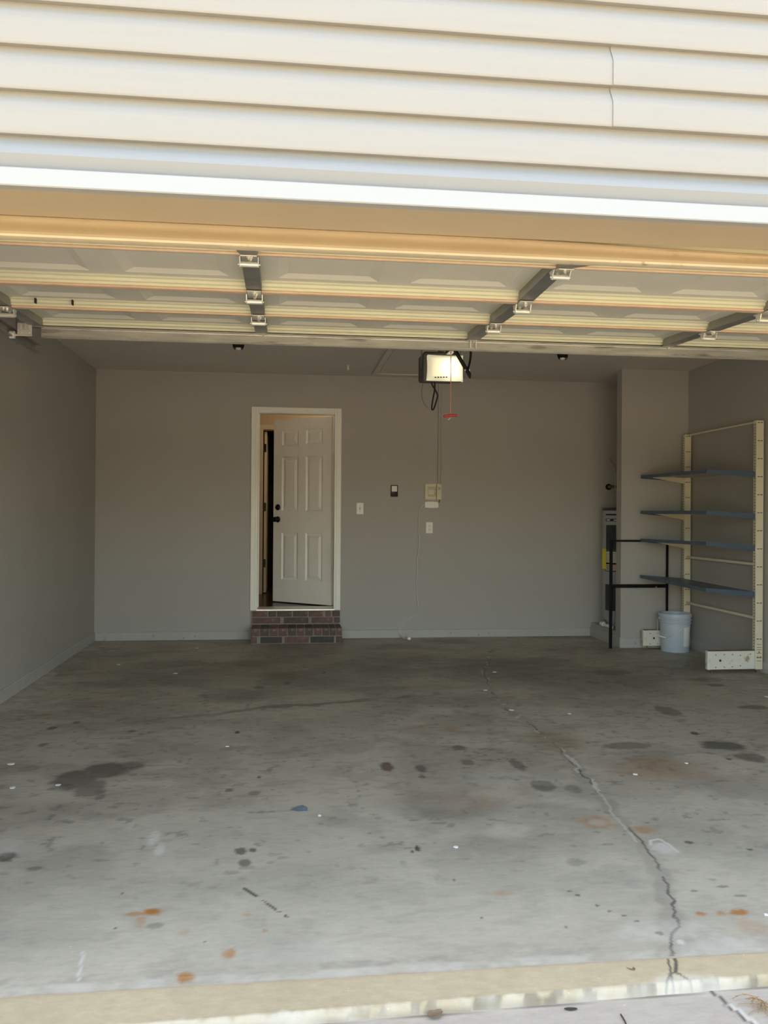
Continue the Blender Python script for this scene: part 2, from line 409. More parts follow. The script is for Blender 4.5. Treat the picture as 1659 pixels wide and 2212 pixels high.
DARK = [(165, 1685, 52, 24, .72), (235, 1664, 56, 17, .74), (195, 1705, 36, 20, .6), (275, 1655, 34, 9, .6),
        (112, 1573, 12, 4, .7), (92, 1609, 12, 4, .6), (165, 1561, 9, 3, .7), (283, 1579, 10, 3, .5), (513, 1582, 7, 3, .95),
        (60, 1660, 26, 7, .3), (495, 1707, 10, 4, .6), (550, 1713, 16, 6, .5), (217, 1721, 12, 7, .5), (560, 1679, 5, 3, .8),
        (836, 1657, 16, 11, .85), (910, 1660, 13, 9, .65), (912, 1678, 9, 4, .7), (990, 1615, 16, 6, .6), (1010, 1647, 17, 7, .55),
        (1118, 1652, 16, 14, .6), (1172, 1697, 28, 13, .62), (1240, 1705, 20, 10, .4), (1560, 1610, 47, 11, .75), (1625, 1636, 36, 12, .6),
        (1440, 1535, 25, 12, .55), (1350, 1611, 60, 9, .55), (14, 1850, 24, 12, .85), (520, 1839, 14, 8, .75), (546, 1836, 9, 5, .75),
        (528, 1864, 15, 9, .65), (75, 1876, 18, 5, .5), (902, 1833, 6, 7, .9), (890, 1840, 4, 3, .9), (1245, 1863, 24, 10, .3),
        (1488, 1820, 9, 4, .8), (1620, 1835, 7, 3, .8), (1230, 1925, 4, 2, .8), (1248, 1934, 5, 2.5, .8), (1290, 1956, 5, 2.5, .8),
        (1317, 1968, 5, 2.5, .7), (1348, 1978, 5, 2.5, .7), (1376, 1990, 5, 2.5, .7), (1223, 2002, 5, 3, .6), (1425, 2016, 9, 5, .7),
        (982, 1901, 4, 3, .7), (1040, 1982, 3, 2, .9), (442, 2034, 4, 2, .8), (265, 1930, 4, 2, .8), (250, 2005, 3, 2, .8),
        (335, 2000, 19, 8, .35), (1500, 1925, 10, 3, .5), (1560, 1915, 14, 3, .5), (1540, 1900, 9, 3, .4), (1600, 1935, 16, 3, .45),
        (620, 1476, 8, 3, .7), (560, 1485, 12, 3, .6), (700, 1453, 4, 2, .8), (1320, 1453, 50, 6, .45), (1530, 1468, 45, 5, .55),
        (1545, 1480, 22, 3, .7), (1630, 1528, 36, 5, .6), (1500, 1584, 9, 4, .8), (1575, 1640, 6, 2, .7), (500, 1885, 22, 5, .3)]
WIDE = [(430, 1455, 210, 32, .55), (640, 1430, 130, 45, .6), (850, 1425, 170, 28, .5), (1080, 1440, 120, 34, .55), (1250, 1470, 120, 32, .42),
        (560, 1500, 90, 24, .4), (980, 1512, 160, 16, .4), (1050, 1560, 80, 40, .25), (950, 1735, 150, 40, .42), (1120, 1640, 130, 40, .28),
        (1400, 1655, 150, 42, .42), (1310, 1700, 160, 40, .3), (60, 1755, 110, 34, .3), (300, 1540, 160, 20, .3), (1020, 1840, 130, 40, .22),
        (760, 1560, 160, 30, .2), (1190, 1585, 60, 30, .3), (1540, 1690, 90, 30, .22), (1330, 1890, 70, 28, .2), (700, 1480, 220, 30, .32)]
CRACK = [(1065, 1400), (1045, 1450), (1055, 1490), (1100, 1535), (1140, 1562), (1190, 1602), (1240, 1650), (1290, 1710), (1320, 1745),
         (1345, 1780), (1380, 1818), (1408, 1862), (1437, 1910), (1450, 1962), (1458, 2000), (1456, 2045), (1455, 2066)]
RUST = [(328, 1970, 26, 9, .85), (295, 1974, 30, 6, .5), (304, 1990, 12, 15, .35), (495, 2060, 18, 12, .8), (400, 2112, 22, 14, .8),
        (400, 2015, 15, 8, .3), (533, 1976, 11, 5, .35), (570, 1988, 8, 4, .25), (572, 2010, 6, 4, .6), (622, 2014, 8, 4, .25),
        (1515, 1974, 13, 6, .75), (1558, 1973, 14, 5, .55), (1597, 1971, 24, 8, .85), (1085, 1930, 28, 8, .3), (975, 1575, 20, 6, .35),
        (905, 1570, 15, 5, .28), (1290, 1777, 46, 17, .5), (1392, 1793, 32, 9, .5), (1430, 1660, 120, 30, .26), (1000, 1725, 130, 30, .12), (1200, 1600, 80, 30, .12), (560, 1440, 160, 20, .10), (205, 1520, 25, 3, .35),
        (95, 1545, 20, 3, .35), (836, 1657, 14, 9, .25), (1625, 2000, 40, 22, .2)]
PALE = [(333, 1808, 14, 16, .75), (345, 1835, 12, 14, .6), (1432, 1832, 30, 15, .55), (1470, 2035, 10, 7, .9), (1440, 2012, 120, 26, .32),
        (1560, 2040, 120, 16, .35), (1180, 1690, 90, 8, .12), (60, 1498, 40, 6, .35), (120, 1470, 50, 8, .22), (20, 1525, 45, 8, .4), (12, 1830, 40, 26, .25),
        (1040, 1680, 60, 20, .12), (1340, 1395, 40, 5, .25), (1290, 1385, 30, 4, .25), (640, 2060, 200, 24, .12)]
BLUE_DK = [(1288, 1779, 26, 9, .4)]

def floor_masks(x, y):
    d = np.zeros_like(x); g = np.zeros_like(x); w = np.zeros_like(x)
    for k, b in enumerate(DARK): d = np.maximum(d, px_blob(x, y, b, 20+k, 0.32, 0.7))
    for k, b in enumerate(WIDE):
        m = px_blob(x, y, b, 120+k, 0.75, 0.9); d = 1-(1-d)*(1-0.68*m)
    # grime in the back half, streaky
    gr = fbm(x*0.8, y*1.6, 2.2, 5, 5); d = 1-(1-d)*(1-0.34*sstep(0.42, 0.66, gr)*sstep(5.0, 8.0, y+0.6*gr))
    d = 1-(1-d)*(1-0.09*sstep(0.50, 0.72, fbm(x, y*1.4, 3.5, 77, 5)))
    d = 1-(1-d)*(1-(.10+.12*sstep(3.2, 4.6, y))*sstep(0.54, 0.70, fbm(x, y*2.2, 13, 79, 5)))
    mo = fbm(x, y*1.3, 2.6, 91, 6); d = 1-(1-d)*(1-0.20*sstep(0.50, 0.62, mo)*sstep(3.0, 4.2, y+mo)*(1-.5*sstep(6.5, 8.5, y)))
    sp_ = fbm(x, y*1.2, 20, 93, 4); d = 1-(1-d)*(1-0.35*sstep(0.68, 0.76, sp_)*sstep(2.6, 3.4, y))
    d = np.maximum(d, px_line(x, y, CRACK, 0.06, .32, 31, jit=.05)*(0.4+0.9*fbm(x, y, 6, 8, 3)))
    d = np.maximum(d, px_line(x, y, CRACK, 0.008, .85, 33, jit=.03)*sstep(.42, .6, fbm(x, y, 5, 14, 3)+.25*(y < 2.9)))
    d = np.maximum(d, px_line(x, y, [(262, 1562), (470, 1542), (560, 1528), (700, 1522), (830, 1508), (950, 1500)], 0.05, .6, 41, jit=.06)*(0.3+1.1*fbm(x, y, 7, 3, 3)))
    d = np.maximum(d, px_line(x, y, [(527, 1919), (555, 1936)], 0.010, .95, 43, jit=.004))
    d = np.maximum(d, px_line(x, y, [(568, 1945), (592, 1962), (605, 1970), (620, 1981)], 0.008, .9, 45, jit=.006)*(fbm(x, y, 60, 4, 2) > .42))
    for k, b in enumerate(RUST): g = np.maximum(g, np.minimum(1, 1.12*px_blob(x, y, b, 220+k, 0.6, 0.75))*(.7+.5*fbm(x, y, 40, 210, 3)))
    for k, b in enumerate(PALE): w = np.maximum(w, px_blob(x, y, b, 320+k, 0.6, 0.9)*(0.45+0.9*fbm(x, y, 16, 340+k, 4)))
    n = fbm(x, y, 12, 55, 5)
    edge = YF+0.018*(fbm(x, y, 8, 61, 3)-.5)
    n2 = fbm(x, y, 34, 57, 4)
    w = np.maximum(w, 0.30*(1-sstep(.012, .036, abs(y-edge-.026)))*sstep(.30, .62, .5*n+.5*n2))
    d = np.maximum(d, 0.24*(1-sstep(.012, .034, abs(y-edge-.070)))*sstep(.36, .62, .5*n+.5*n2))
    g = np.maximum(g, 0.14*(1-sstep(.003, .012, abs(y-YF-.002))))
    d = np.maximum(d, 0.08*(1-sstep(.003, .012, abs(y-YF-.002))))
    # flaked paint along the left wall
    w = np.maximum(w, 0.55*(1-sstep(.05, .5, x-XL))*sstep(.60, .68, fbm(x, y, 14, 66, 4))*sstep(4.6, 5.6, y))
    w = np.maximum(w, px_line(x, y, CRACK[:8], 0.012, .55, 35, jit=.04)*(fbm(x, y, 14, 9, 3) > .56))
    w = np.maximum(w, px_line(x, y, CRACK[7:11], 0.007, .45, 37, jit=.02))
    w = np.maximum(w, px_line(x, y, [(180, 2056), (171, 2118)], 0.006, .6, 38, jit=.004))
    w = np.maximum(w, px_line(x, y, [(1402, 1826), (1405, 1816), (1425, 1813), (1448, 1826), (1462, 1840)], 0.010, .75, 39, jit=.012))
    ring = px_blob(x, y, (1290, 1777, 24, 9, 1), 400, .5, .5); g = g*(1-.6*ring); w = np.maximum(w, .2*ring)
    return d, g, w

# ------------------------------------------------------------------ floor, sill, driveway
ys = [YF]
while ys[-1] < YB+0.01: ys.append(ys[-1]+0.005+0.0026*(ys[-1]-YF))
fl = grid_mesh('floor', np.arange(XL-0.02, XR+0.03, 0.0085), np.array(ys), lambda x, y: 0.0012*(fbm(x, y, 1.5, 3, 3)-.5), 'floor', floor_masks)
struct(fl, 'stained grey concrete garage floor with cracks and rust spots', 'floor')
MB().box(XL-0.15, YF+0.01, -0.25, XR+0.15, YB+0.13, -0.012).build('slab', 'drive', fl)

def drive_edge(x): return 2.232+0.030*x
def sill_z(x, y):
    t = np.clip((YF-y)/(YF-drive_edge(x)), 0, 1)
    return 0.0004-0.0245*t-0.026*np.clip((t-.86)/.14, 0, 1)**2 + 0.003*np.exp(-((t-.9)/.05)**2)*(fbm(x, y, 30, 12, 3))
def sill_masks(x, y):
    t = (YF-y)/(YF-drive_edge(x)); n = fbm(x, y, 14, 71, 5); d = np.zeros_like(x); g = np.zeros_like(x); w = np.zeros_like(x)
    nf = fbm(x, y, 38, 72, 4)
    w = np.maximum(w, .42*sstep(.82, .92, t+.22*(nf-.5))*sstep(.30, .66, .75*fbm(x, y, 7, 74, 4)+.25*np.where(t < .93, nf, .5))*sstep(-.9, .3, x+.5*n))
    d = np.maximum(d, .55*sstep(.84, .9, t)*sstep(.55, .62, fbm(x, y, 22, 73, 4))*sstep(-.3, .6, x))
    d = np.maximum(d, .5*sstep(.96, 1.0, t))
    g = np.maximum(g, .10*(1-sstep(.0, .09, t))); d = np.maximum(d, .06*(1-sstep(.0, .06, t)))
    w = np.maximum(w, .5*px_blob(x, y, (1480, 2115, 120, 22, 1), 500, .7, .8)); w = np.maximum(w, .35*px_blob(x, y, (1330, 2125, 130, 12, 1), 501, .7, .8))
    for k, pl in enumerate([[(1455, 2052), (1453, 2072), (1461, 2088), (1459, 2102)], [(1440, 2078), (1450, 2103), (1452, 2116), (1464, 2136), (1465, 2147)],
                            [(1459, 2102), (1450, 2103)], [(1449, 2104), (1439, 2118), (1441, 2140)], [(1466, 2104), (1490, 2114), (1502, 2130)]]):
        d = np.maximum(d, px_line(x, y, pl, 0.005 if k else 0.008, .95, 80+k, z=-.015, jit=.004))
    d = np.maximum(d, .5*px_blob(x, y, (1550, 2103, 10, 6, 1), 510, .3, .8)); d = np.maximum(d, .4*px_blob(x, y, (1570, 2115, 60, 8, .8), 511, .4, 1.2))
    return d, g, w
xs_s = np.arange(JL-0.3, JR+0.3, 0.006)
o = grid_mesh('garage_sill', xs_s, np.linspace(2.13, YF, 46), lambda x, y: np.where(y < drive_edge(x), -0.075, sill_z(x, y)), 'sill', sill_masks)
struct(o, 'tan painted concrete lip with a flaking white edge along the garage opening', 'sill')

def drive_masks(x, y):
    d = px_line(x, y, [(1535, 2143), (1560, 2160), (1570, 2175), (1590, 2185), (1625, 2212), (1680, 2250)], 0.008, .9, 91, z=-.05, jit=.006)
    w = px_line(x, y, [(1574, 2172), (1592, 2180), (1620, 2200), (1680, 2245)], 0.012, .75, 92, z=-.05, jit=.008)
    g = 0.3*px_blob(x, y, (1620, 2210, 30, 8, 1), 95, .5, .8)
    d = np.maximum(d, .7*(1-sstep(.0, .006, abs(y-drive_edge(x)+.004))))
    return d, g, np.minimum(w, 1-d)
o = grid_mesh('driveway', np.linspace(JL-0.6, JR+0.6, 560), np.concatenate([np.linspace(-14, 1.2, 40), np.linspace(1.21, 2.30, 110)]), lambda x, y: 0*x-0.05, 'drive', drive_masks)
struct(o, 'pale concrete driveway with a branching crack', 'driveway')
struct(MB().box(-90, -24, -0.06, 90, -14, -0.04).build('street', 'drive'), 'pale concrete street at the end of the driveway', 'street')
struct(MB().box(-90, -120, -0.4, 90, 60, -0.30).box(-90, -120, -0.30, JL-0.6, YF, -0.06).box(JR+0.6, -120, -0.30, 90, YF, -0.06)
       .box(JL-0.6, -120, -0.30, JR+0.6, -14, -0.06).build('front_lawn', 'lawn'), 'green lawn on either side of the driveway', 'lawn')

# ------------------------------------------------------------------ room shell
DX0, DX1, DZ0, DZ1 = -0.291, 0.506, 0.325, 2.372      # house door opening
T = 0.12
w = MB()
w.box(XL-T, YB, -0.1, DX0-.02, YB+T, ZC+.1).box(DX1+.02, YB, -0.1, XR+T, YB+T, ZC+.1)
w.box(DX0-.02, YB, DZ1+.02, DX1+.02, YB+T, ZC+.1).box(DX0-.02, YB, -0.1, DX1+.02, YB+T, DZ0-.03)
struct(w.build('wall_back', 'wall'), 'grey painted back wall with a house door in it', 'wall')
struct(MB().box(XL-T, YF, -0.1, XL, YB, ZC+.1).build('wall_left', 'wall'), 'plain grey painted side wall left of the brick step', 'wall')
struct(MB().box(XR, YF, -0.1, XR+T, YB, ZC+.1).build('wall_right', 'wall'), 'grey painted side wall behind the shelving unit', 'wall')
struct(MB().box(XS, YS, -0.02, XR, YS+0.12, ZC).build('wall_alcove', 'wall'), 'short grey stub wall screening the water heater alcove', 'wall')
struct(MB().box(XL-T, YF, ZC, XR+T, YB+T, ZC+.1).build('ceiling', 'ceil'), 'grey painted garage ceiling', 'ceiling')

def baseboard(name, pts, label, h=0.088, d=0.012):
    (x0, y0, x1, y1) = pts
    mb = MB()
    if abs(x1-x0) > abs(y1-y0): mb.prism([(y0, 0), (y1, 0), (y1, h), ((y0+y1)/2, h), (y0, h-.008)] if y0 < y1 else [(y0, 0), (y0, h-.008), ((y0+y1)/2, h), (y1, h), (y1, 0)], x0, x1, 'x')
    else: mb.prism([(x0, 0), (x1, 0), (x1, h-.008), ((x0+x1)/2, h), (x0, h)], y0, y1, 'y')
    return struct(mb.build(name, 'base'), label, 'baseboard')
# every run is drawn room-side first
baseboard('baseboard_back', (XL, YB-.012, -0.375, YB), 'grey baseboard along the back wall beside the left corner')
baseboard('baseboard_door', (0.585, YB-.012, XS+.012, YB), 'grey baseboard along the back wall under the outlet')
o = MB().prism([(XL, 0), (XL+.012, 0), (XL+.012, .08), (XL+.006, .088), (XL, .088)], YH1, YB-.012, 'y').build('baseboard_left', 'base')
struct(o, 'grey baseboard along the plain side wall', 'baseboard')
o = MB().prism([(XR-.012, 0), (XR, 0), (XR, .088), (XR-.006, .088), (XR-.012, .08)], YH1, YS-.012, 'y').build('baseboard_right', 'base')
struct(o, 'grey baseboard behind the shelving unit', 'baseboard')
baseboard('baseboard_alcove', (XS-.012, YS-.012, XR, YS), 'grey baseboard across the front of the stub wall', h=.10)
# alcove curb carrying the heater
struct(MB().box(XS+.012, YS+.12, 0, XR, YB, .145).build('trim_1', 'wall'), 'grey painted raised curb under the water heater', 'curb')
struct(MB().prism([(XS-.002, 0), (XS+.012, 0), (XS+.012, .10), (XS+.004, .10), (XS-.002, .094)], YS+.0, YB-.012, 'y').build('baseboard_curb', 'base'), 'grey baseboard along the heater curb', 'baseboard')

# ------------------------------------------------------------------ front wall with siding
fw = MB()
fw.box(XL-T, YF, -.1, JL-.02, YH1, ZH+.02).box(JR+.02, YF, -.1, XR+T, YH1, ZH+.02).box(XL-T, YF, ZH+.02, XR+T, YH1, ZC+.1)
GX0, GX1, GZ, AX, AZ = XL-.3, XR+.3, 3.05, (XL+XR)/2, 4.95
fw.prism([(GX0, ZC+.1), (GX1, ZC+.1), (GX1, GZ), (AX, AZ), (GX0, GZ)], YF, YF+.1, 'y')
front = struct(fw.build('wall_front', 'siding'), 'cream vinyl sided gable wall above the garage opening', 'wall')
EX = 0.1215; Z0 = 2.338
PROF = [(0.0, 0.002), (-.022, 0.0), (-.0245, .003), (-.0250, .008), (-.0250, .068)]
for k in range(1, 7):
    t = k/6; PROF.append((-.025+.0230*(t**1.15), .068+.044*t))
PROF.append((-.0015, EX+.004))
def course(z, x0, x1, m='siding', z_lo=0.0, dy=0.0):
    pr = [(max(0, 0) + q[0], q[1]) for q in PROF if q[1] >= z_lo-1e-9]
    if z_lo > 0: pr = [(0.0, z_lo)]+pr
    line = [(YF+q[0]+(dy if i else 0), z+q[1]) for i, q in enumerate(pr)]
    return MB().sheet(line, x0, x1).build('siding_board', m, front, smooth=50)
seam = atY(1338, 200, YF)[0]
n_up = 22
for k in range(n_up):
    z = Z0+k*EX
    # gable outline narrows above the eaves
    if z+EX <= GZ: a, b = XL-T, XR+T
    else:
        t = (z+EX-GZ)/(AZ-GZ)
        if t >= .93: break
        a, b = GX0+(AX-GX0)*t, GX1-(GX1-AX)*t
    if k in (1, 2):
        course(z, a, seam); course(z, seam-.03, b, dy=-.0032)
    else: course(z, a, b)
# lowest strip over the trim: only its upper part shows
course(Z0-EX, XL-T, XR+T, 'siding_low', z_lo=.022)
zc = Z0-2*EX
while zc > -.05:
    course(zc, XL-T, JL-.11); course(zc, JR+.11, XR+T); zc -= EX
# white head trim, tan jambs
hd = MB().cbox(JL-.10, YF-.036, ZH, JR+.10, YF-.001, 2.243, .003)
hd.cbox(JL-.10, YF-.03, -.04, JL-.02, YF-.002, ZH, .003).cbox(JR+.02, YF-.03, -.04, JR+.10, YF-.002, ZH, .003)
struct(hd.build('trim_2', 'white_trim'), 'white metal trim strip framing the garage opening', 'trim')
jb = MB().box(JL-.02, YF-.033, ZH+.0005, JR+.02, YH1, ZH+.02)
jb.box(JL-.02, YF-.028, 0, JL, YH1, ZH).box(JR, YF-.028, 0, JR+.02, YH1, ZH)
struct(jb.build('trim_3', 'tan'), 'smooth tan jamb boards lining the garage opening', 'trim')
# roof
rf = MB()
for s, gx in ((1, GX0), (-1, GX1)):
    ex = gx-s*.15; ez = GZ-.15*(AZ-GZ)/(AX-GX0)
    rf.prism([(ex, ez), (AX, AZ), (AX, AZ+.16), (ex, ez+.16)] if s > 0 else [(ex, ez), (ex, ez+.16), (AX, AZ+.16), (AX, AZ)], YF-.25, 12.6, 'y')
struct(rf.build('roof', 'shingle'), 'dark shingled gable roof over the garage', 'roof')

# ------------------------------------------------------------------ hall behind the house door
HF = 0.325
struct(MB().box(-1.5, YB+T, HF-.1, 1.6, 12.4, HF).build('floor_hall', 'wood_floor'), 'dark wood hall floor beyond the open door', 'floor')
HY = 10.32
h = MB().box(-1.5, HY, HF, -.30, HY+T, 2.75).box(.52, HY, HF, 1.6, HY+T, 2.75).box(-.30, HY, 2.345, .52, HY+T, 2.75)
struct(h.build('wall_hall', 'hall_wall'), 'tan hall wall seen through the open door', 'wall')
struct(MB().box(-1.6, YB+T, HF, -1.5, 12.4, 2.75).build('wall_hall_left', 'hall_wall'), 'tan end wall of the hall out of sight to the left', 'wall')
struct(MB().box(1.6, YB+T, HF, 1.7, 12.4, 2.75).build('wall_hall_right', 'hall_wall'), 'tan end wall of the hall out of sight to the right', 'wall')
struct(MB().box(-1.6, 12.3, HF, 1.7, 12.4, 2.75).box(-1.5, HY+T+.001, HF, -1.49, 12.3, 2.75).build('wall_dark_room', 'dark_room'), 'wall of the room beyond the hall, coloured dark to look unlit', 'wall')
struct(MB().box(-1.6, YB+T, 2.75, 1.7, 12.4, 2.85).build('ceiling_hall', 'ceil'), 'hall ceiling beyond the door', 'ceiling')
hl = thing('added_hall_lamp', (.75, 9.6, 2.75), 'small unseen ceiling lamp added to brighten the hall behind the house door', 'lamp')  # unseen fitting and point light added to brighten and warm the hall
MB().lathe([(.002, 2.749), (.11, 2.749), (.11, 2.735), (.10, 2.73), (.002, 2.73)], (.75, 9.6, 0), 32).build('base', 'white_pl', hl, smooth=40)
MB().lathe([(.10, 2.73), (.09, 2.695), (.05, 2.675), (.002, 2.67)], (.75, 9.6, 0), 32).build('shade', 'glassbulb', hl, smooth=50)
hb = bpy.data.lights.new('hall_fill_light', 'POINT'); hb.energy = 9.0; hb.color = (1.0, .80, .52); hb.shadow_soft_size = .08
ho_ = bpy.data.objects.new('hall_fill_light', hb); col.objects.link(ho_); ho_.parent = hl; ho_.location = (0, 0, -.17)
hc = thing('trim_4', (.1, HY, HF), 'cream casing of an inner doorway across the hall', 'trim', kind='structure')
MB().cbox(-.345, HY-.018, HF, -.292, HY, 2.41, .003).build('casing', 'hall_trim', hc)
MB().cbox(.51, HY-.018, HF, .57, HY, 2.41, .003).build('casing', 'hall_trim', hc)
MB().cbox(-.292, HY-.018, 2.35, .51, HY, 2.41, .003).build('head_casing', 'hall_trim', hc)
MB().box(-.30, HY, HF, -.285, HY+T, 2.345).build('jamb', 'hall_trim', hc)
# inner door swung back into the dark room: its hinge edge shows
idr = thing('door_2', (-.27, HY+.10, HF), 'inner hall door swung open with dark hinges on its edge', 'door', kind='structure')
MB().cbox(-.272, HY+.10, HF+.01, -.238, HY+.90, 2.335, .002).build('slab', 'hall_trim', idr)
for zz in (2.13, 1.40, .70):
    MB().cbox(-.279, HY+.082, zz-.05, -.247, HY+.0995, zz+.05, .003).build('hinge', 'bronze', idr)

# ------------------------------------------------------------------ house door
tr = thing('trim_5', ((DX0+DX1)/2, YB, DZ0), 'white casing and jamb around the house door', 'trim', kind='structure')
def cas(x0, z0, x1, z1, inner):
    mb = MB().cbox(x0, YB-.014, z0, x1, YB, z1, .003)
    # thicker outer band of the moulding
    if inner == 'r': mb.cbox(x0, YB-.020, z0, x0+.05, YB-.012, z1, .003)
    elif inner == 'l': mb.cbox(x1-.05, YB-.020, z0, x1, YB-.012, z1, .003)
    else: mb.cbox(x0, YB-.020, z1-.05, x1, YB-.012, z1, .003)
    return mb
cas(-.366, .300, DX0-.002, 2.436, 'r').build('side_casing', 'casing', tr)
cas(DX1+.002, .300, .579, 2.436, 'l').build('side_casing', 'casing', tr)
cas(DX0-.002, DZ1+.002, DX1+.002, 2.436, 'h').build('head_casing', 'casing', tr)
MB().box(DX0-.018, YB+.001, DZ0, DX0-.001, YB+T, DZ1).box(DX0-.001, YB+.05, DZ0, DX0+.011, YB+.07, DZ1).build('jamb', 'casing', tr)
MB().box(DX1+.001, YB+.001, DZ0, DX1+.018, YB+T, DZ1).build('jamb', 'casing', tr)
MB().box(DX0-.018, YB+.001, DZ1, DX1+.018, YB+T, DZ1+.018).build('head_jamb', 'casing', tr)
th = MB().prism([(YB-.03, .300), (YB+T, .300), (YB+T, HF+.004), (YB+.03, HF+.006), (YB-.02, .316), (YB-.03, .312)], DX0-.01, DX1+.01, 'x')
struct(th.build('trim_6', 'alu'), 'bright aluminium threshold on top of the brick step', 'threshold')

ang = math.atan2(.49, .62)                      # swung inward, hinged on the right
HXp, HYp = .490, YB+T-.01
dr = thing('door_1', (HXp, HYp, HF+.012), 'white six panel house door standing ajar with dark knob and deadbolt', 'door', kind='structure', rz=-ang)
DW, DH, DT = .792, 2.03, .034
# local frame: the slab runs from the hinge at x=0 to x=-DW, garage face towards -y
MB().box(-DW, 0, 0, 0, DT, DH).build('slab', 'door_white', dr, local=True)
def face(x0, z0, x1, z1, mb): mb.box(x0, -.014, z0, x1, .0005, z1)
cols = [(-DW+.115, -DW+.345), (-.345, -.115)]
rows = [(.245, .775), (1.005, 1.615), (1.735, 1.905)]
ff = MB()
xe = [-DW, cols[0][0], cols[0][1], cols[1][0], cols[1][1], 0]
for i in (0, 2, 4): face(xe[i], 0, xe[i+1], DH, ff)
ze = [0, rows[0][0], rows[0][1], rows[1][0], rows[1][1], rows[2][0], rows[2][1], DH]
for (a, b) in cols:
    for i in (0, 2, 4, 6): face(a, ze[i], b, ze[i+1], ff)
ff.build('face_frame', 'door_white', dr, local=True)
for (a, b) in cols:
    for (c, d) in rows:
        vs = []; lv = ((0, -.0142), (.004, -.0130), (.016, -.0030), (.022, -.0015), (.028, -.0030), (.052, -.0125))
        for (ins, yy) in lv:
            vs += [(a+ins, yy, c+ins), (b-ins, yy, c+ins), (b-ins, yy, d-ins), (a+ins, yy, d-ins)]
        n_ = len(lv)-1
        fs = [(k+4*l, (k+1) % 4+4*l, (k+1) % 4+4*l+4, k+4*l+4) for l in range(n_) for k in range(4)]+[tuple(4*n_+k for k in range(4))]
        MB().add(vs, fs).build('panel', 'door_white', dr, local=True)
def knob(z, prof, nm, n=24):
    mb = MB(); m = len(prof); cx = -DW+.066
    vs = [(cx+r*math.cos(2*math.pi*k/n), -.014-yy, z+r*math.sin(2*math.pi*k/n)) for r, yy in prof for k in range(n)]
    fs = [(i*n+k, i*n+(k+1) % n, (i+1)*n+(k+1) % n, (i+1)*n+k) for i in range(m-1) for k in range(n)]+[tuple(range((m-1)*n, m*n))]
    o = mb.add(vs, fs).build(nm, 'bronze', dr, smooth=35, local=True); return o
knob(1.252-HF-.012, [(.034, 0), (.034, .006), (.026, .012), (.013, .018), (.012, .032), (.022, .040), (.029, .052), (.028, .062), (.018, .069), (.002, .071)], 'knob')
knob(1.388-HF-.012, [(.033, 0), (.033, .008), (.027, .016), (.018, .022), (.002, .023)], 'deadbolt')

# ------------------------------------------------------------------ brick step
bs = thing('brick_step', (.11, 8.65, 0), 'red and brown brick step below the house door', 'step')
MB().box(-.338, 8.484, 0, .576, YB-.001, .150).box(-.352, YB-.028, .150, .566, YB-.001, .297).build('mortar', 'mortar', bs)
bm = ['brick_a', 'brick_b', 'brick_c']
def brick(x0, x1, y0, y1, z0, z1, m):
    j = random.uniform(-.002, .002)
    MB().cbox(x0, y0+j, z0, x1, y1, z1, .004).build('brick', m, bs)
def pxX(px, Y): return atY(px, 1350, Y)[0]
Y1 = 8.478
for a, b, m in ((541.5, 555, 0), (563, 609, 2), (615, 667, 0), (671, 722, 2), (726, 739.5, 1)):
    brick(pxX(a, Y1), pxX(b, Y1), Y1, Y1+.09, .006, .068, bm[m])
ed = [541.5, 561, 582, 601, 621, 641, 658.5, 677, 696, 712, 726, 739.5]
for i in range(len(ed)-1):
    brick(pxX(ed[i]+.9, Y1), pxX(ed[i+1]-.9, Y1), Y1+random.uniform(-.004, .002), YB-.03, .078, .1545, bm[(0, 1, 0, 0, 1, 0, 1, 0, 1, 1, 0)[i]])
Y2 = YB-.034
for a, b, m in ((545, 605, 0), (613, 666, 1), (673, 718, 0), (722, 734, 1)):
    brick(pxX(a, Y2), pxX(b, Y2), Y2, YB-.002, .168, .226, bm[m])
for a, b, m in ((545, 577, 0), (580, 596, 1), (599, 630, 1), (633, 664, 1), (667, 697, 0), (703, 714, 0), (718, 734, 1)):
    brick(pxX(a, Y2), pxX(b, Y2), Y2, YB-.002, .236, .293, bm[m])

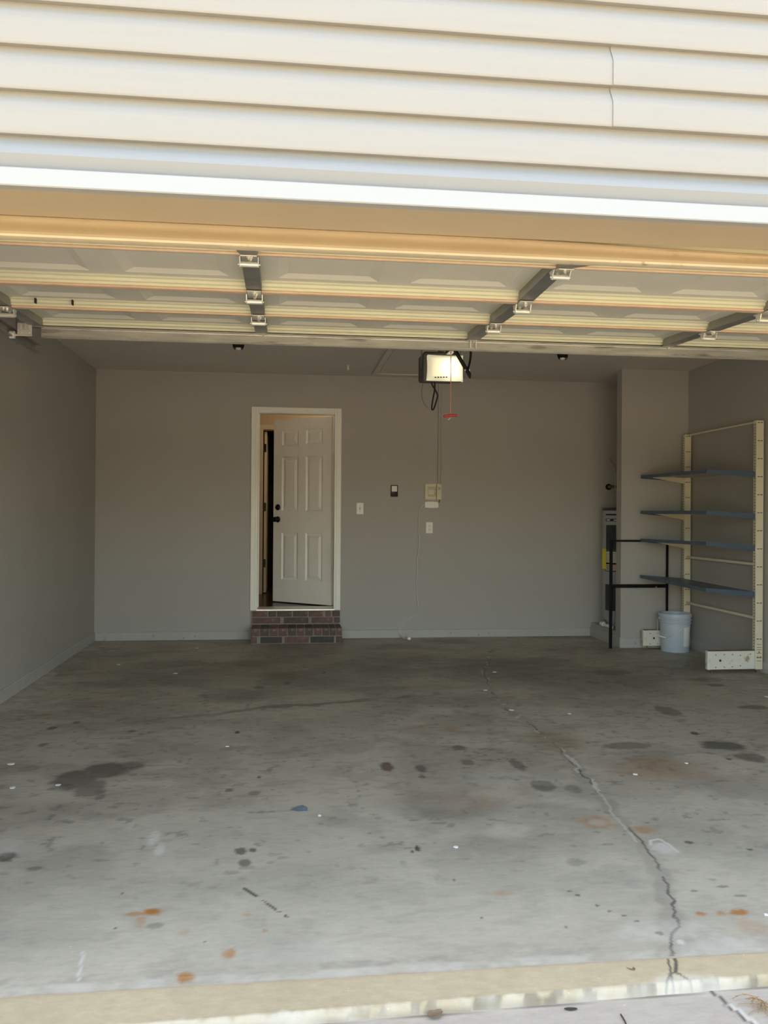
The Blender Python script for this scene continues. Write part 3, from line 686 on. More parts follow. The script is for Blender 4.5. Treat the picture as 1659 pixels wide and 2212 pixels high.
# ------------------------------------------------------------------ overhead garage door (open)
GD0, GD1 = 1.06-2.44, 1.06+2.44
J = [(2.604, 2.148), (3.132, 2.278), (3.662, 2.272), (4.190, 2.297), (4.718, 2.320)]     # (y, z) of the inner lip plane at each joint
STX = [GD0+.036, -.143, 1.058, 2.232, GD1-.036]
gd = thing('garage_door', (1.06, 3.65, 2.30), 'raised sectional garage door hanging under the ceiling, tan outside and cream inside', 'garage door')
def frame_of(i):
    a = np.array(J[i]); b = np.array(J[i+1]); L = np.linalg.norm(b-a); t = (b-a)/L; n = np.array([t[1], -t[0]])   # n points down into the room
    return a, t, n, L
for i in range(4):
    a, t, n, L = frame_of(i)
    P = lambda s, d: tuple(a+t*s+n*d)
    sec = MB().prism([P(.002, -.068), P(.002, -.062), P(L-.002, -.062), P(L-.002, -.068)], GD0, GD1, 'x').build('door_section', 'tan', gd)
    # rails
    MB().prism([P(.003, -.062), P(.003, -.004), P(.014, -.004), P(.017, -.046), P(.017, -.062)], GD0, GD1, 'x').build('near_rail', 'door_rail', sec)
    e = .055 if i == 0 else .0
    MB().prism([P(L-.066, -.062), P(L-.066, -.046), P(L-.060, -.040), P(L-.050, -.037), P(L-.046, -.026), P(L-.036, -.022), P(L-.032, -.012), P(L-.003, -.012), P(L-.003, -.062)], GD0, GD1, 'x').build('far_rail', 'door_rail', sec)
    if i < 3:
        MB().prism([P(L-.034, -.0119), P(L-.037, -.008), P(L-.036, -.002), P(L-.031, 0), P(L-.003, 0), P(L-.003, -.0119)], GD0, GD1, 'x').build('joint_bead', 'door_bead', sec)
    # two pressed panels in each bay
    for q in range(4):
        x0 = STX[q]+.033; x1 = STX[q+1]-.033; xm = (x0+x1)/2
        for (c0, c1) in ((x0, xm), (xm, x1)):
            vs = []
            s0, s1 = .017, L-.060
            for (ix, js, dd) in ((0, 0, -.046), (.070, .075, -.046), (.080, .086, -.050), (.112, .118, -.060)):
                vs += [(x, *P(s, dd)) for (x, s) in ((c0+ix, s0+js), (c1-ix, s0+js), (c1-ix, s1-js*.62), (c0+ix, s1-js*.62))]
            fs = [(k+4*l, k+4*l+4, (k+1) % 4+4*l+4, (k+1) % 4+4*l) for l in range(3) for k in range(4)]+[(15, 14, 13, 12)]
            MB().add(vs, fs).build('pressed_panel', 'door_skin', sec)
    # stiles
    for x in STX:
        mb = MB(); hw = .033
        mb.prism([P(.010, -.046), P(.010, -.003), P(L-.05, -.003), P(L-.05, -.046)], x-hw, x+hw, 'x')
        mb.prism([P(L-.05, -.012), P(L-.05, .0015), P(L-.004, .0015), P(L-.004, -.012)], x-hw, x+hw, 'x')
        mb.build('stile', 'galv', sec)
        MB().prism([P(.03, -.0455), P(.03, -.0435), P(L-.06, -.0435), P(L-.06, -.0455)], x-hw-.012, x-hw, 'x').prism([P(.03, -.0455), P(.03, -.0435), P(L-.06, -.0435), P(L-.06, -.0455)], x+hw, x+hw+.012, 'x').build('stile_flange', 'door_rail', sec)
# a few dark slots left open in the pressed steel
def slot(px, py, i):
    a, t, n, L = frame_of(i); d = ray(px, py)
    # hit the plane of the rail face
    c = np.array([0, *(a+n*-.03)]); nn = np.array([0, *n]); k = ((c-CAM)@nn)/(d@nn); q = CAM+d*k
    s = (q[1]-a[0])*t[0]+(q[2]-a[1])*t[1]; s = min(s, L-.052)
    p0 = a+t*(s-.012)+n*-.040; p1 = a+t*(s+.008)+n*-.016
    MB().box(q[0]-.003, p0[0], min(p0[1], p1[1]), q[0]+.003, p1[0], max(p0[1], p1[1])).build('slot', 'hole', gd)
for px, py in ((77, 649), (157, 653)): slot(px, py, 2)
# hinges on every joint
def hinge(x, i):
    a = np.array(J[i]); _, t0, n0, L0 = frame_of(i-1); _, t1, n1, L1 = frame_of(i)
    hroot = MB()
    q = lambda s, d: tuple(a+t1*s+n1*d) if s >= 0 else tuple(a+t0*s+n0*d)
    hroot.prism([q(-.07, .002), q(-.07, .0045), q(-.001, .0045), q(-.001, .002)], x-.030, x+.030, 'x')
    hroot.prism([q(.0, -.003), q(.0, .004), q(.055, .004), q(.055, -.003)], x-.030, x+.030, 'x')
    ho = hroot.build('hinge', 'zinc', gd)
    for s in (-1, 1):   # ears carrying the pin
        e = x+s*.034
        MB().prism([q(-.020, .004), q(.028, .004), q(.020, .036), (a[0]+.006, a[1]-.040), q(-.008, .030)], e-.0015, e+.0015, 'x').build('ear', 'zinc', ho)
    MB().cyl((x-.032, a[0]+.008, a[1]-.030), (x+.032, a[0]+.008, a[1]-.030), .0105, n=16).build('barrel', 'zinc', ho, smooth=40)
    MB().cyl((x-.041, a[0]+.008, a[1]-.030), (x+.041, a[0]+.008, a[1]-.030), .004, n=10).build('pin', 'zinc', ho, smooth=40)
    for (sx, s) in ((.0, -.052), (.008, -.022), (.0, .042)):
        p0 = q(s, .0035)
        MB().cyl((x+sx, p0[0], p0[1]), (x+sx, p0[0], p0[1]-.008), .0075, n=6).cyl((x+sx, p0[0], p0[1]-.006), (x+sx, p0[0], p0[1]-.014), .003, n=8).build('bolt', 'zinc', ho)
for i in (1, 2, 3):
    for x in STX: hinge(x, i)
# stiffening strut across the top section
ty, tz = J[4]
st = MB().prism([(ty-.030, tz-.002), (ty-.028, tz-.010), (ty-.0285, tz-.050), (ty-.030, tz-.058), (ty-.026, tz-.060), (ty-.024, tz-.052), (ty-.002, tz-.050), (ty-.002, tz-.002)], GD0+.055, GD1-.055, 'x')
st.prism([(ty-.044, tz+.001), (ty-.044, tz-.004), (ty-.028, tz-.004), (ty-.028, tz+.001)], GD0+.055, GD1-.055, 'x')
st.build('strut', 'strut', gd)
for x in STX[1:4]:
    MB().cyl((x+.01, ty-.040, tz-.004), (x+.01, ty-.040, tz-.014), .006, n=6).build('bolt', 'zinc', gd)
# bottom edge with its sagging rubber seal
by, bz = J[0]
a, t, n, L = frame_of(0)
nx = 60; xs = np.linspace(GD0, GD1, nx)
def seal(prof, name, m, sag):
    vs = []; k = len(prof)
    for x in xs:
        dz = -sag*sstep(.55, 1.6, x)
        vs += [(x, by+p_[0], bz+p_[1]+dz*p_[2]) for p_ in prof]
    fs = [(i*k+j, i*k+(j+1) % k, (i+1)*k+(j+1) % k, (i+1)*k+j) for i in range(nx-1) for j in range(k)]+[tuple(range(k-1, -1, -1)), tuple(range((nx-1)*k, nx*k))]
    return MB().add(vs, fs).build(name, m, gd, smooth=38)
# profile points (dy, dz, share of the sag)
seal([(.014, .054, 1), (-.026, .053, 1), (-.033, .050, 1), (-.034, .046, 1), (-.029, .043, .9), (-.025, .034, .7), (-.026, .022, .5), (-.031, .012, .3), (-.033, .002, 0), (-.028, -.006, 0), (.012, -.006, 0)], 'bottom_seal', 'tan_seal', .014)
seal([(-.029, -.004, 0), (-.028, -.011, 0), (-.018, -.014, 0), (.006, -.014, 0), (.010, -.006, 0)], 'retainer_strip', 'seal_cream', 0)
# top corner bracket and roller at each end
for s, x in ((-1, GD0), (1, GD1)):
    bx0 = x+(-.055 if s < 0 else -.02)
    rb = MB().box(bx0, ty-.075, tz-.060, bx0+.075, ty-.072, tz+.010).build('corner_bracket', 'zinc', gd)
    for k in (0, 1, 2):
        MB().cbox(bx0+.012+k*.022, ty-.079, tz-.026, bx0+.022+k*.022, ty-.0745, tz+.004, .002).build('tab', 'zinc', rb)
    for k in (0, 1):
        MB().cyl((bx0+.018+k*.04, ty-.079, tz-.040), (bx0+.018+k*.04, ty-.071, tz-.040), .006, n=8).build('bolt', 'zinc', rb)
    MB().cyl((x-.085 if s < 0 else x-.02, ty-.072, tz-.055), (x+.02 if s < 0 else x+.085, ty-.072, tz-.055), .0055, n=12).build('roller_shaft', 'zinc', gd, smooth=40)
    MB().cyl((x+s*.094, ty-.072, tz-.055), (x+s*.070, ty-.072, tz-.055), .020, n=20).build('roller', 'white_pl', gd, smooth=40)

# horizontal tracks with their front curve
def track(x, s, label):
    R = .30; yv = 2.70; zt = 2.264
    path = [(yv, .05), (yv, zt-R)]+[(yv+R-R*math.cos(q), zt-R+R*math.sin(q)) for q in [math.pi/2*k/10 for k in range(1, 11)]]+[(5.12, zt+.020)]
    sec = [(-.002, -.027), (.026, -.027), (.026, -.020), (.0015, -.023), (.0015, .023), (.026, .020), (.026, .027), (-.002, .027)]
    vs = []; k = len(sec)
    for i, (yy, zz) in enumerate(path):
        p0 = path[max(i-1, 0)]; p1 = path[min(i+1, len(path)-1)]
        tt = np.array([p1[0]-p0[0], p1[1]-p0[1]]); tt /= np.linalg.norm(tt); nn = np.array([tt[1], -tt[0]])
        vs += [(x-s*q[0], yy+nn[0]*q[1], zz+nn[1]*q[1]) for q in sec]
    m = len(path)
    fs = [(i*k+j, i*k+(j+1) % k, (i+1)*k+(j+1) % k, (i+1)*k+j) for i in range(m-1) for j in range(k)]+[tuple(range(k-1, -1, -1)), tuple(range((m-1)*k, m*k))]
    root = thing('door_track', (x, yv, 0), label, 'track')
    MB().add(vs, fs).build('channel', 'galv', root)
    MB().box(x+s*.003, 4.78, zt-.02, x+s*.006, 4.815, ZC).box(x+s*.003, 4.78, ZC-.004, x+s*.04, 4.815, ZC).build('hanger', 'galv', root)
    MB().box(x+s*.002, yv-.03, .0, x+s*.006, yv+.03, zt-R).build('jamb_angle', 'galv', root)
track(GD0-.100, -1, 'galvanised door track along the plain side wall')
track(GD1+.100, 1, 'galvanised door track on the shelving side')

# ------------------------------------------------------------------ garage door opener
OX, OY = 1.058, 5.56
op = thing('garage_door_opener', (OX, OY, 2.20), 'ceiling hung garage door opener with glowing cream light cover and red pull handle', 'opener')
u0 = atY(923, 820, OY); u1 = atY(1004, 768, OY); bt = atY(960, 829.5, OY+.27)[2]
x0, x1, zb_, zt_ = u0[0], u1[0], u0[2], u1[2]+.012
MB().cbox(x0-.020, OY+.055, bt, x1-.030, OY+.27, zt_+.02, .012).build('housing', 'dark_pl', op)
MB().prism([(x0-.016, zb_-.004), (x1-.020, zb_-.004), (x1-.004, zb_+.006), (x1-.004, zt_), (x0-.016, zt_)], OY+.052, OY+.075, 'y').build('base_tray', 'dark_pl', op)
# bowed translucent cover: a grid with a bulged, slightly waisted outline
gx, gz = 22, 14; vs = []
for jj in range(gz+1):
    for ii in range(gx+1):
        a_, b_ = ii/gx*2-1, jj/gz*2-1
        xx = (x0+x1)/2+(x1-x0)/2*a_*(1-.05*(1-abs(b_)**2)*(1 if a_ < 0 else .2)); zz = (zb_+zt_)/2+(zt_-zb_)/2*b_*(1-.05*(1-a_*a_)*(b_ > 0))
        bul = (1-a_**8)*(1-b_**8); vs.append((xx, OY+.055-.052*bul, zz))
fs = [(jj*(gx+1)+ii, jj*(gx+1)+ii+1, (jj+1)*(gx+1)+ii+1, (jj+1)*(gx+1)+ii) for jj in range(gz) for ii in range(gx)]
ln = MB().add(vs, fs).build('light_cover', 'lens', op, smooth=60)
for k in range(5):
    p_ = atY(941+k*6, 815-k*.1, OY+.0); MB().box(p_[0]-.006, OY+.001, p_[2]-.003, p_[0]+.005, OY+.006, p_[2]+.004).build('vent_slot', 'hole', ln)
cl = bpy.data.lights.new('opener_bulb', 'POINT'); cl.energy = 0.5; cl.color = (1, .85, .55); cl.shadow_soft_size = .05
co = bpy.data.objects.new('opener_bulb', cl); col.objects.link(co); co.parent = op; co.location = (.05, -.06, .13)
for xx in (x0-.018, x1+.004):
    MB().box(xx-.003, OY+.12, bt+.08, xx+.003, OY+.145, ZC).build('hanger_strap', 'galv', op)
MB().cbox(OX-.018, YH1+.02, 2.442, OX+.018, OY+.12, 2.468, .003).build('rail', 'galv', op)
MB().cbox(OX-.022, 5.10, 2.372, OX+.022, 5.38, 2.44, .004).build('trolley', 'black_pl', op)
MB().box(OX-.04, YH1, 2.42, OX+.04, YH1+.02, 2.53).build('header_bracket', 'galv', op)
def bar(p0, p1, w, th):
    p0 = np.array(p0); p1 = np.array(p1); d = p1-p0; d /= np.linalg.norm(d); xax = np.array([1., 0, 0]); xax -= d*(xax@d); xax /= np.linalg.norm(xax); v = np.cross(d, xax)
    vs = [q+sx*th/2*xax+sv*w/2*v for q in (p0, p1) for sx, sv in ((-1, -1), (1, -1), (1, 1), (-1, 1))]
    return MB().add(vs, [(0, 1, 2, 3), (7, 6, 5, 4), (0, 4, 5, 1), (1, 5, 6, 2), (2, 6, 7, 3), (3, 7, 4, 0)])
bar((1.055, 5.19, 2.372), (1.070, 4.787, 2.133), .030, .008).build('straight_arm', 'black_steel', op)
MB().tube([(1.060, 4.752, 2.304), (1.068, 4.767, 2.262), (1.072, 4.815, 2.217), (1.074, 4.885, 2.183)], .007, 8).build('curved_arm', 'black_steel', op, smooth=40)
ab = MB().box(1.042, 4.665, 2.276, 1.046, 4.768, 2.318).box(1.074, 4.665, 2.276, 1.078, 4.768, 2.318).build('arm_bracket', 'zinc', op)
MB().cyl((1.032, 4.753, 2.303), (1.088, 4.753, 2.303), .005, n=10).build('clevis_pin', 'zinc', op)
MB().cyl((1.058, 4.885, 2.185), (1.088, 4.885, 2.185), .007, n=8).build('arm_bolt', 'zinc', op)
cx, cy = atY(973.5, 830, 5.33)[0], 5.33
hz = atY(973, 899, 5.33)[2]
MB().tube([(cx, cy, 2.39), (cx+.001, cy, 2.2), (cx-.001, cy, hz+.01)], .0026, 6).build('release_cord', 'red_cord', op)
hh = MB(); pr = []
for q in range(9):
    tt = q/8*2-1; pr.append((cx+tt*.044, cy+.004*tt, hz+.004*tt+.006*(1-tt*tt)))
hh.tube(pr, [.011-.0025*abs(q/8*2-1) for q in range(9)], 10, smooth=1).build('pull_handle', 'red_pl', op, smooth=50)
MB().tube([(cx, cy-.006, hz-.012), (cx-.010, cy-.01, hz-.020), (cx-.018, cy-.012, hz-.026)], .0025, 6).build('cord_end', 'cord_w', op)
pc = [atY(px, py, 5.70) for px, py in ((939, 822), (939, 842), (936, 858), (933, 876), (933, 884), (937, 883), (943, 865), (945, 853), (940, 842), (934, 832), (931, 822))]
MB().tube(pc, .0055, 8).build('power_cord', 'black_pl', op, smooth=50)
pc = [atY(px, py, 5.78) for px, py in ((914, 828), (911, 845), (913, 864), (920, 877), (926, 881))]
MB().tube(pc, .0013, 6).build('antenna_wire', 'black_pl', op, smooth=50)

# ------------------------------------------------------------------ ceiling fittings
for px, py, lab in ((515, 757, 'small caged ceiling lamp on the brick step side of the garage'), (1215, 778.5, 'small caged ceiling lamp on the shelving side of the garage')):
    q = atZ(px, py, 2.70)
    cl_ = thing('ceiling_lamp', (q[0], q[1], ZC), lab, 'lamp')
    c = (q[0], q[1], 0)
    MB().lathe([(.002, ZC), (.058, ZC), (.058, ZC-.016), (.050, ZC-.030), (.036, ZC-.060), (.030, ZC-.066), (.026, ZC-.050), (.002, ZC-.048)], c, 24).build('base', 'black_pl', cl_, smooth=40)
    MB().lathe([(.012, ZC-.048), (.021, ZC-.056), (.023, ZC-.066), (.018, ZC-.078), (.009, ZC-.083), (.001, ZC-.084)], c, 20).build('bulb', 'glassbulb', cl_, smooth=50)
    for s_ in (-1, 1):
        MB().tube([(q[0]+s_*.046, q[1]-.004, ZC-.035), (q[0]+s_*.040, q[1]-.004, ZC-.062), (q[0]+s_*.026, q[1]-.004, ZC-.080)], .004, 6).build('cage_wire', 'black_steel', cl_)
hk = atZ(752, 800, 2.735)
t_ = thing('ceiling_hook', (hk[0], hk[1], ZC), 'short pale peg fixed to the ceiling beside the attic hatch', 'hook')
MB().cyl((hk[0], hk[1], ZC), (hk[0], hk[1], 2.735), .010, n=12).build('peg', 'white_pl', t_, smooth=40)
MB().lathe([(.001, ZC), (.018, ZC), (.016, ZC-.006), (.010, ZC-.008)], (hk[0], hk[1], 0), 16).build('plate', 'ceil', t_, smooth=40)

ah = thing('attic_hatch', (1.22, 7.9, ZC), 'grey painted attic access hatch in the ceiling behind the opener', 'hatch', kind='structure')  # attic hatch set in the ceiling, not a door
hx0, hx1, hy0, hy1, tw, tt = .879, 1.56, 7.15, 8.635, .056, .020
MB().cbox(hx0, hy0, ZC-tt, hx0+tw, hy1, ZC-.0005, .003).build('trim_board', 'ceil', ah)
MB().cbox(hx1-tw, hy0, ZC-tt, hx1, hy1, ZC, .003).build('trim_board', 'ceil', ah)
MB().cbox(hx0+tw, hy1-.10, ZC-tt, hx1-tw, hy1, ZC, .003).build('trim_board', 'ceil', ah)
MB().cbox(hx0+tw, hy0, ZC-tt, hx1-tw, hy0+tw, ZC, .003).build('trim_board', 'ceil', ah)
MB().box(hx0+tw+.008, hy0+tw+.008, ZC-.012, hx1-tw-.008, hy1-.108, ZC-.0005).build('panel', 'ceil', ah)

# ------------------------------------------------------------------ back wall fittings
def wbox(px0, py0, px1, py1):
    a_, b_ = atY(px0, py0, YB), atY(px1, py1, YB); return a_[0], b_[2], b_[0], a_[2]
x0, z0, x1, z1 = wbox(770, 1086, 785, 1111)
t_ = thing('light_switch', ((x0+x1)/2, YB, z0), 'white toggle light switch beside the house door', 'switch')
MB().cbox(x0, YB-.006, z0, x1, YB, z1, .002).build('plate', 'white_pl', t_)
xm, zm = (x0+x1)/2, (z0+z1)/2
MB().box(xm-.006, YB-.0065, zm-.013, xm+.006, YB-.0055, zm+.013).build('surround', 'grey_pl', t_)
MB().prism([(YB-.0065, zm-.005), (YB-.017, zm+.004), (YB-.017, zm+.009), (YB-.0065, zm+.006)], xm-.004, xm+.004, 'x').build('toggle', 'white_pl', t_)
for s in (-1, 1): MB().cyl((xm, YB-.006, zm+s*.03), (xm, YB-.0072, zm+s*.03), .003, n=10).build('screw', 'grey_pl', t_)

x0, z0, x1, z1 = wbox(844, 1048, 859, 1073)
t_ = thing('door_button_panel', ((x0+x1)/2, YB, z0), 'black wall control with square white push button', 'wall control')
MB().cbox(x0, YB-.016, z0, x1, YB, z1, .004).build('case', 'black_pl', t_)
MB().cbox(x0+.008, YB-.021, z0+.053, x1-.008, YB-.015, z1-.008, .003).build('push_button', 'white_pl', t_)
MB().cbox(x0+.008, YB-.0175, z0+.038, x0+.040, YB-.0155, z0+.042, .0008).build('caption_bar', 'grey_pl', t_)
for xx, zz in ((.022, .020), (.046, .022), (.036, .012)): MB().cyl((x0+xx, YB-.0155, z0+zz), (x0+xx, YB-.0175, z0+zz), .004, n=10).build('small_button', 'dark_pl', t_)

x0, z0, x1, z1 = wbox(917, 1045, 953, 1080)
t_ = thing('sprinkler_controller', ((x0+x1)/2, YB, z0), 'aged beige plastic wall controller with a hinged flap', 'wall box')
def bowbox(x0, x1, z0, z1, d0, d1):
    n = 10; pr = []
    for k in range(n+1):
        q = k/n; pr.append((x0+(x1-x0)*q, z0+ -.006*math.sin(math.pi*q)))
    for k in range(n, -1, -1):
        q = k/n; pr.append((x0+(x1-x0)*q, z1+.006*math.sin(math.pi*q)))
    return MB().prism(pr, d0, d1, 'y')
xs_ = x0+(x1-x0)*.70
bowbox(x0, x1, z0+.004, z1-.004, YB-.024, YB).build('case', 'beige_pl', t_, smooth=30)
MB().cbox(x0+.003, YB-.032, z0+.004, xs_-.004, YB-.024, z1-.004, .004).build('left_cover', 'beige_pl', t_)
MB().cbox(xs_+.002, YB-.031, z0+.004, x1-.002, YB-.024, z1-.004, .004).build('flap', 'beige_pl', t_)
MB().box(xs_-.003, YB-.0255, z0+.002, xs_+.001, YB-.0235, z1-.002).build('gap', 'hole', t_)
MB().cbox(x0+.030, YB-.0335, z0+.035, xs_-.006, YB-.0315, z1-.030, .001).build('inset', 'beige_dk', t_)
MB().cbox(x0+.036, YB-.0355, z0+.058, xs_-.028, YB-.033, z1-.062, .0015).build('inset_panel', 'beige_pl', t_)
for zz in (z0+.066, z0+.110): MB().cbox(xs_-.026, YB-.0360, zz-.003, xs_-.008, YB-.033, zz+.003, .001).build('latch', 'grey_pl', t_)
for k in range(2): MB().box(xs_+.012, YB-.0325, z1-.043-k*.016, x1-.014, YB-.0305, z1-.038-k*.016).build('vent_slot', 'hole', t_)
for k in range(4): MB().box(xs_+.012, YB-.0315, z1-.075-k*.014, x1-.018, YB-.0305, z1-.071-k*.014).build('printed_line', 'beige_dk', t_)
MB().tube([(x1-.02, YB-.012, z0+.004), (x1-.022, YB-.012, z0-.012), (x1-.032, YB-.012, z0-.035)], .004, 8).build('lead', 'dark_pl', t_)

x0, z0, x1, z1 = wbox(917, 1084, 946, 1097)
t_ = thing('transformer_box', ((x0+x1)/2, YB, z0), 'small white wall box under the beige controller with a long white cord', 'wall box')
bowbox(x0, x1, z0+.003, z1-.003, YB-.030, YB).build('case', 'white_pl', t_, smooth=30)
cp = [(917, 1090), (908, 1096), (905, 1115), (904, 1150), (906, 1162), (904, 1190), (901, 1210), (902, 1230), (900, 1255), (901, 1285), (903, 1308), (897, 1325), (877, 1340), (866, 1352), (862, 1365)]
pts = [atY(px, py, YB-.014) for px, py in cp]
pts[0][1] = YB-.012
pts += [np.array((1.224, 8.765, .022)), np.array((1.245, 8.72, .007)), np.array((1.276, 8.66, .0065))]
MB().tube(pts, .0052, 8, smooth=5).build('cord', 'cord_w', t_, smooth=50)
MB().cbox(1.276, 8.625, .001, 1.312, 8.66, .030, .006).build('plug', 'white_pl', t_)

x0, z0, x1, z1 = wbox(920, 1128, 934.5, 1152)
t_ = thing('wall_outlet', ((x0+x1)/2, YB, z0), 'white duplex power outlet on the back wall', 'outlet')
MB().cbox(x0, YB-.006, z0, x1, YB, z1, .002).build('plate', 'white_pl', t_)
xm, zm = (x0+x1)/2, (z0+z1)/2
for s in (-1, 1):
    oo = MB().cyl((xm, YB-.005, zm+s*.021), (xm, YB-.009, zm+s*.021), .015, n=20).build('socket', 'white_pl', t_)
    for q in (-1, 1): MB().box(xm+q*.006-.0014, YB-.0096, zm+s*.021, xm+q*.006+.0014, YB-.0088, zm+s*.021+.009).build('slot', 'hole', oo)
    MB().cyl((xm, YB-.0088, zm+s*.021-.007), (xm, YB-.0096, zm+s*.021-.007), .0028, n=8).build('ground_hole', 'hole', oo)
MB().cyl((xm, YB-.006, zm), (xm, YB-.0072, zm), .003, n=8).build('screw', 'grey_pl', t_)

xa, xb = atY(946, 900, YB)[0], atY(952, 900, YB)[0]
zb_ = atY(950, 1044, YB)[2]
tag(MB().cbox(xa, YB-.020, zb_, xb, YB, ZC-.002, .004).build('cable_raceway', 'wall'), 'wall coloured cable raceway running down from the ceiling to the beige controller', 'raceway')

# ------------------------------------------------------------------ water heater alcove
WC = (3.602, 8.560); WR = .220
wh = thing('water_heater', (WC[0], WC[1], .145), 'grey electric water heater with charcoal access panels behind the stub wall', 'water heater')
zt_ = 1.405
MB().lathe([(.002, .147), (WR-.01, .147), (WR, .16), (WR, zt_-.03), (.002, zt_-.03)], (WC[0], WC[1], 0), 56).build('tank', 'heater', wh, smooth=40)
MB().lathe([(WR+.001, zt_-.032), (WR+.003, zt_-.010), (WR-.006, zt_), (.002, zt_+.006)], (WC[0], WC[1], 0), 56).build('top_cap', 'heater_dk', wh, smooth=40)
def wrap(px0, px1, py0, py1, off, nm, m, parent, n=10, thick=.003, sq=True):
    """curved plate on the tank between two pixel columns"""
    def th(px):
        d = ray(px, 1200)[:2]; d = d/np.linalg.norm(d); oc = -np.array(WC); bq = d@oc; cq = oc@oc-(WR+off)**2
        disc = max(bq*bq-cq, 0); k = -bq-math.sqrt(disc); p = d*k-np.array(WC); return math.atan2(p[1], p[0])
    a0, a1 = th(px0), th(px1)
    if a0 < 0: a0 += 2*math.pi
    if a1 < 0: a1 += 2*math.pi
    zz = lambda py: atY(1318, py, 8.48)[2]
    z0, z1 = zz(py1), zz(py0); vs = []
    for rr in (WR+off-thick, WR+off):
        for z in (z0, z1):
            for k in range(n+1):
                q = a0+(a1-a0)*k/n; vs.append((WC[0]+rr*math.cos(q), WC[1]+rr*math.sin(q), z))
    A = n+1; fs = []
    for k in range(n):
        fs += [(2*A+k, 2*A+k+1, 3*A+k+1, 3*A+k), (k, A+k, A+k+1, k+1), (k, k+1, 2*A+k+1, 2*A+k), (A+k, 3*A+k, 3*A+k+1, A+k+1)]
    fs += [(0, 2*A, 3*A, A), (n, A+n, 3*A+n, 2*A+n)]
    return MB().add(vs, fs).build(nm, m, parent, smooth=40)
wrap(1309, 1330, 1134, 1189, .012, 'access_panel', 'heater_dk', wh, thick=.013)
wrap(1308, 1329, 1262, 1318, .012, 'access_panel', 'heater_dk', wh, thick=.013)
wrap(1308, 1345, 1110, 1113.5, .002, 'badge_stripe', 'navy', wh)
bd = wrap(1308, 1345, 1120.5, 1126, .002, 'badge', 'navy', wh)
wrap(1310, 1317, 1122, 1124.5, .0035, 'badge_mark', 'white_pl', bd); wrap(1325, 1331, 1122.5, 1124.5, .0035, 'badge_mark', 'white_pl', bd)
lb = wrap(1307, 1333, 1190, 1234, .002, 'label_border', 'hole', wh)
wrap(1308.3, 1331.7, 1191.5, 1215, .0035, 'label', 'paper', lb); wrap(1308.3, 1318, 1219, 1232, .0035, 'label', 'paper', lb); wrap(1321, 1331.7, 1219, 1232, .0035, 'label', 'paper_red', lb)
for k in range(6): wrap(1310, 1330, 1194.5+k*3.3, 1195.7+k*3.3, .0045, 'text_line', 'paper_ink', lb)
for k in range(3): wrap(1310, 1316, 1221.5+k*3.6, 1223+k*3.6, .0045, 'text_line', 'hole', lb)
a_ = atY(1300.5, 1185, 8.50); b_ = atY(1307.5, 1229, 8.50)
tag(MB().cbox(a_[0], 8.485, b_[2], b_[0]+.004, 8.505, a_[2], .003).build('energy_tag', 'yellow'), 'yellow energy tag hanging on the side of the water heater', 'tag')
q = atY(1318, 1052, YB)
t_ = thing('pipe_stub', (q[0], YB, q[2]), 'dark pipe stub with round flange above the water heater', 'pipe')
MB().cyl((q[0]-.02, YB, q[2]), (q[0]-.02, YB-.012, q[2]), .034, n=24).build('flange', 'black_pl', t_, smooth=40)
MB().cyl((q[0]-.02, YB-.01, q[2]), (q[0]-.02, YB-.10, q[2]), .016, n=16).cyl((q[0]-.025, YB-.085, q[2]), (q[0]+.09, YB-.085, q[2]), .016, n=16).build('elbow', 'copper', t_, smooth=40)
pts = [atY(px, py, 8.62) for px, py in ((1329, 1020), (1328.5, 1045), (1330, 1060), (1334, 1075), (1342, 1090))]
pts.append(np.array((3.60, 8.50, zt_+.006)))
pts.insert(0, np.array((pts[0][0]+.01, YB-.005, 1.95)))
tag(MB().tube(pts, .008, 8).build('supply_hose', 'heater', smooth=50), 'thin grey supply hose curving down to the water heater', 'hose')
t_ = thing('drain_fitting', (3.35, 8.42, .145), 'white plastic drain pipe end lying on the heater curb', 'pipe fitting')
MB().cyl((3.352, 8.47, .1655), (3.352, 8.25, .1655), .0185, n=20).build('pipe', 'pvc', t_, smooth=40)
MB().cyl((3.350, 8.525, .169), (3.350, 8.455, .169), .024, n=20).build('cap', 'pvc', t_, smooth=40)
MB().tube([(3.352, 8.40, .182), (3.355, 8.41, .20), (3.362, 8.44, .208), (3.362, 8.48, .215)], .007, 8).build('valve', 'copper', t_, smooth=40)

# ------------------------------------------------------------------ black angle iron frame
yf0 = YS-.034
mf = thing('metal_frame', (3.5, yf0, 0), 'black angle iron frame leaning flat against the stub wall', 'frame')
Pf = lambda px, py: atY(px, py, yf0)
xa, xb = Pf(1316, 1300)[0], Pf(1323, 1300)[0]; zt1 = Pf(1319, 1166)[2]
MB().box(xa, yf0, 0, xb, yf0+.004, zt1).box(xb-.004, yf0, 0, xb, yf0+.020, zt1).build('upright', 'black_steel', mf)
xc, xd = Pf(1438.5, 1300)[0], Pf(1443.5, 1300)[0]
MB().box(xc, yf0, 0, xd, yf0+.004, zt1).box(xd-.004, yf0, 0, xd, yf0+.020, zt1).build('upright', 'black_steel', mf)
zz = Pf(1380, 1168)[2]
MB().box(xb, yf0+.001, zz-.012, xc, yf0+.005, zz+.008).build('rail', 'black_steel', mf)
zz = Pf(1380, 1266)[2]
MB().box(xb, yf0+.001, zz-.017, xc, yf0+.005, zz+.017).box(xb, yf0, zz+.013, xc, yf0+.02, zz+.017).build('rail', 'black_steel', mf)
p_ = Pf(1417, 1268); MB().cyl((p_[0], yf0+.002, p_[2]), (p_[0], yf0-.010, p_[2]), .005, n=8).build('bolt', 'zinc', mf)

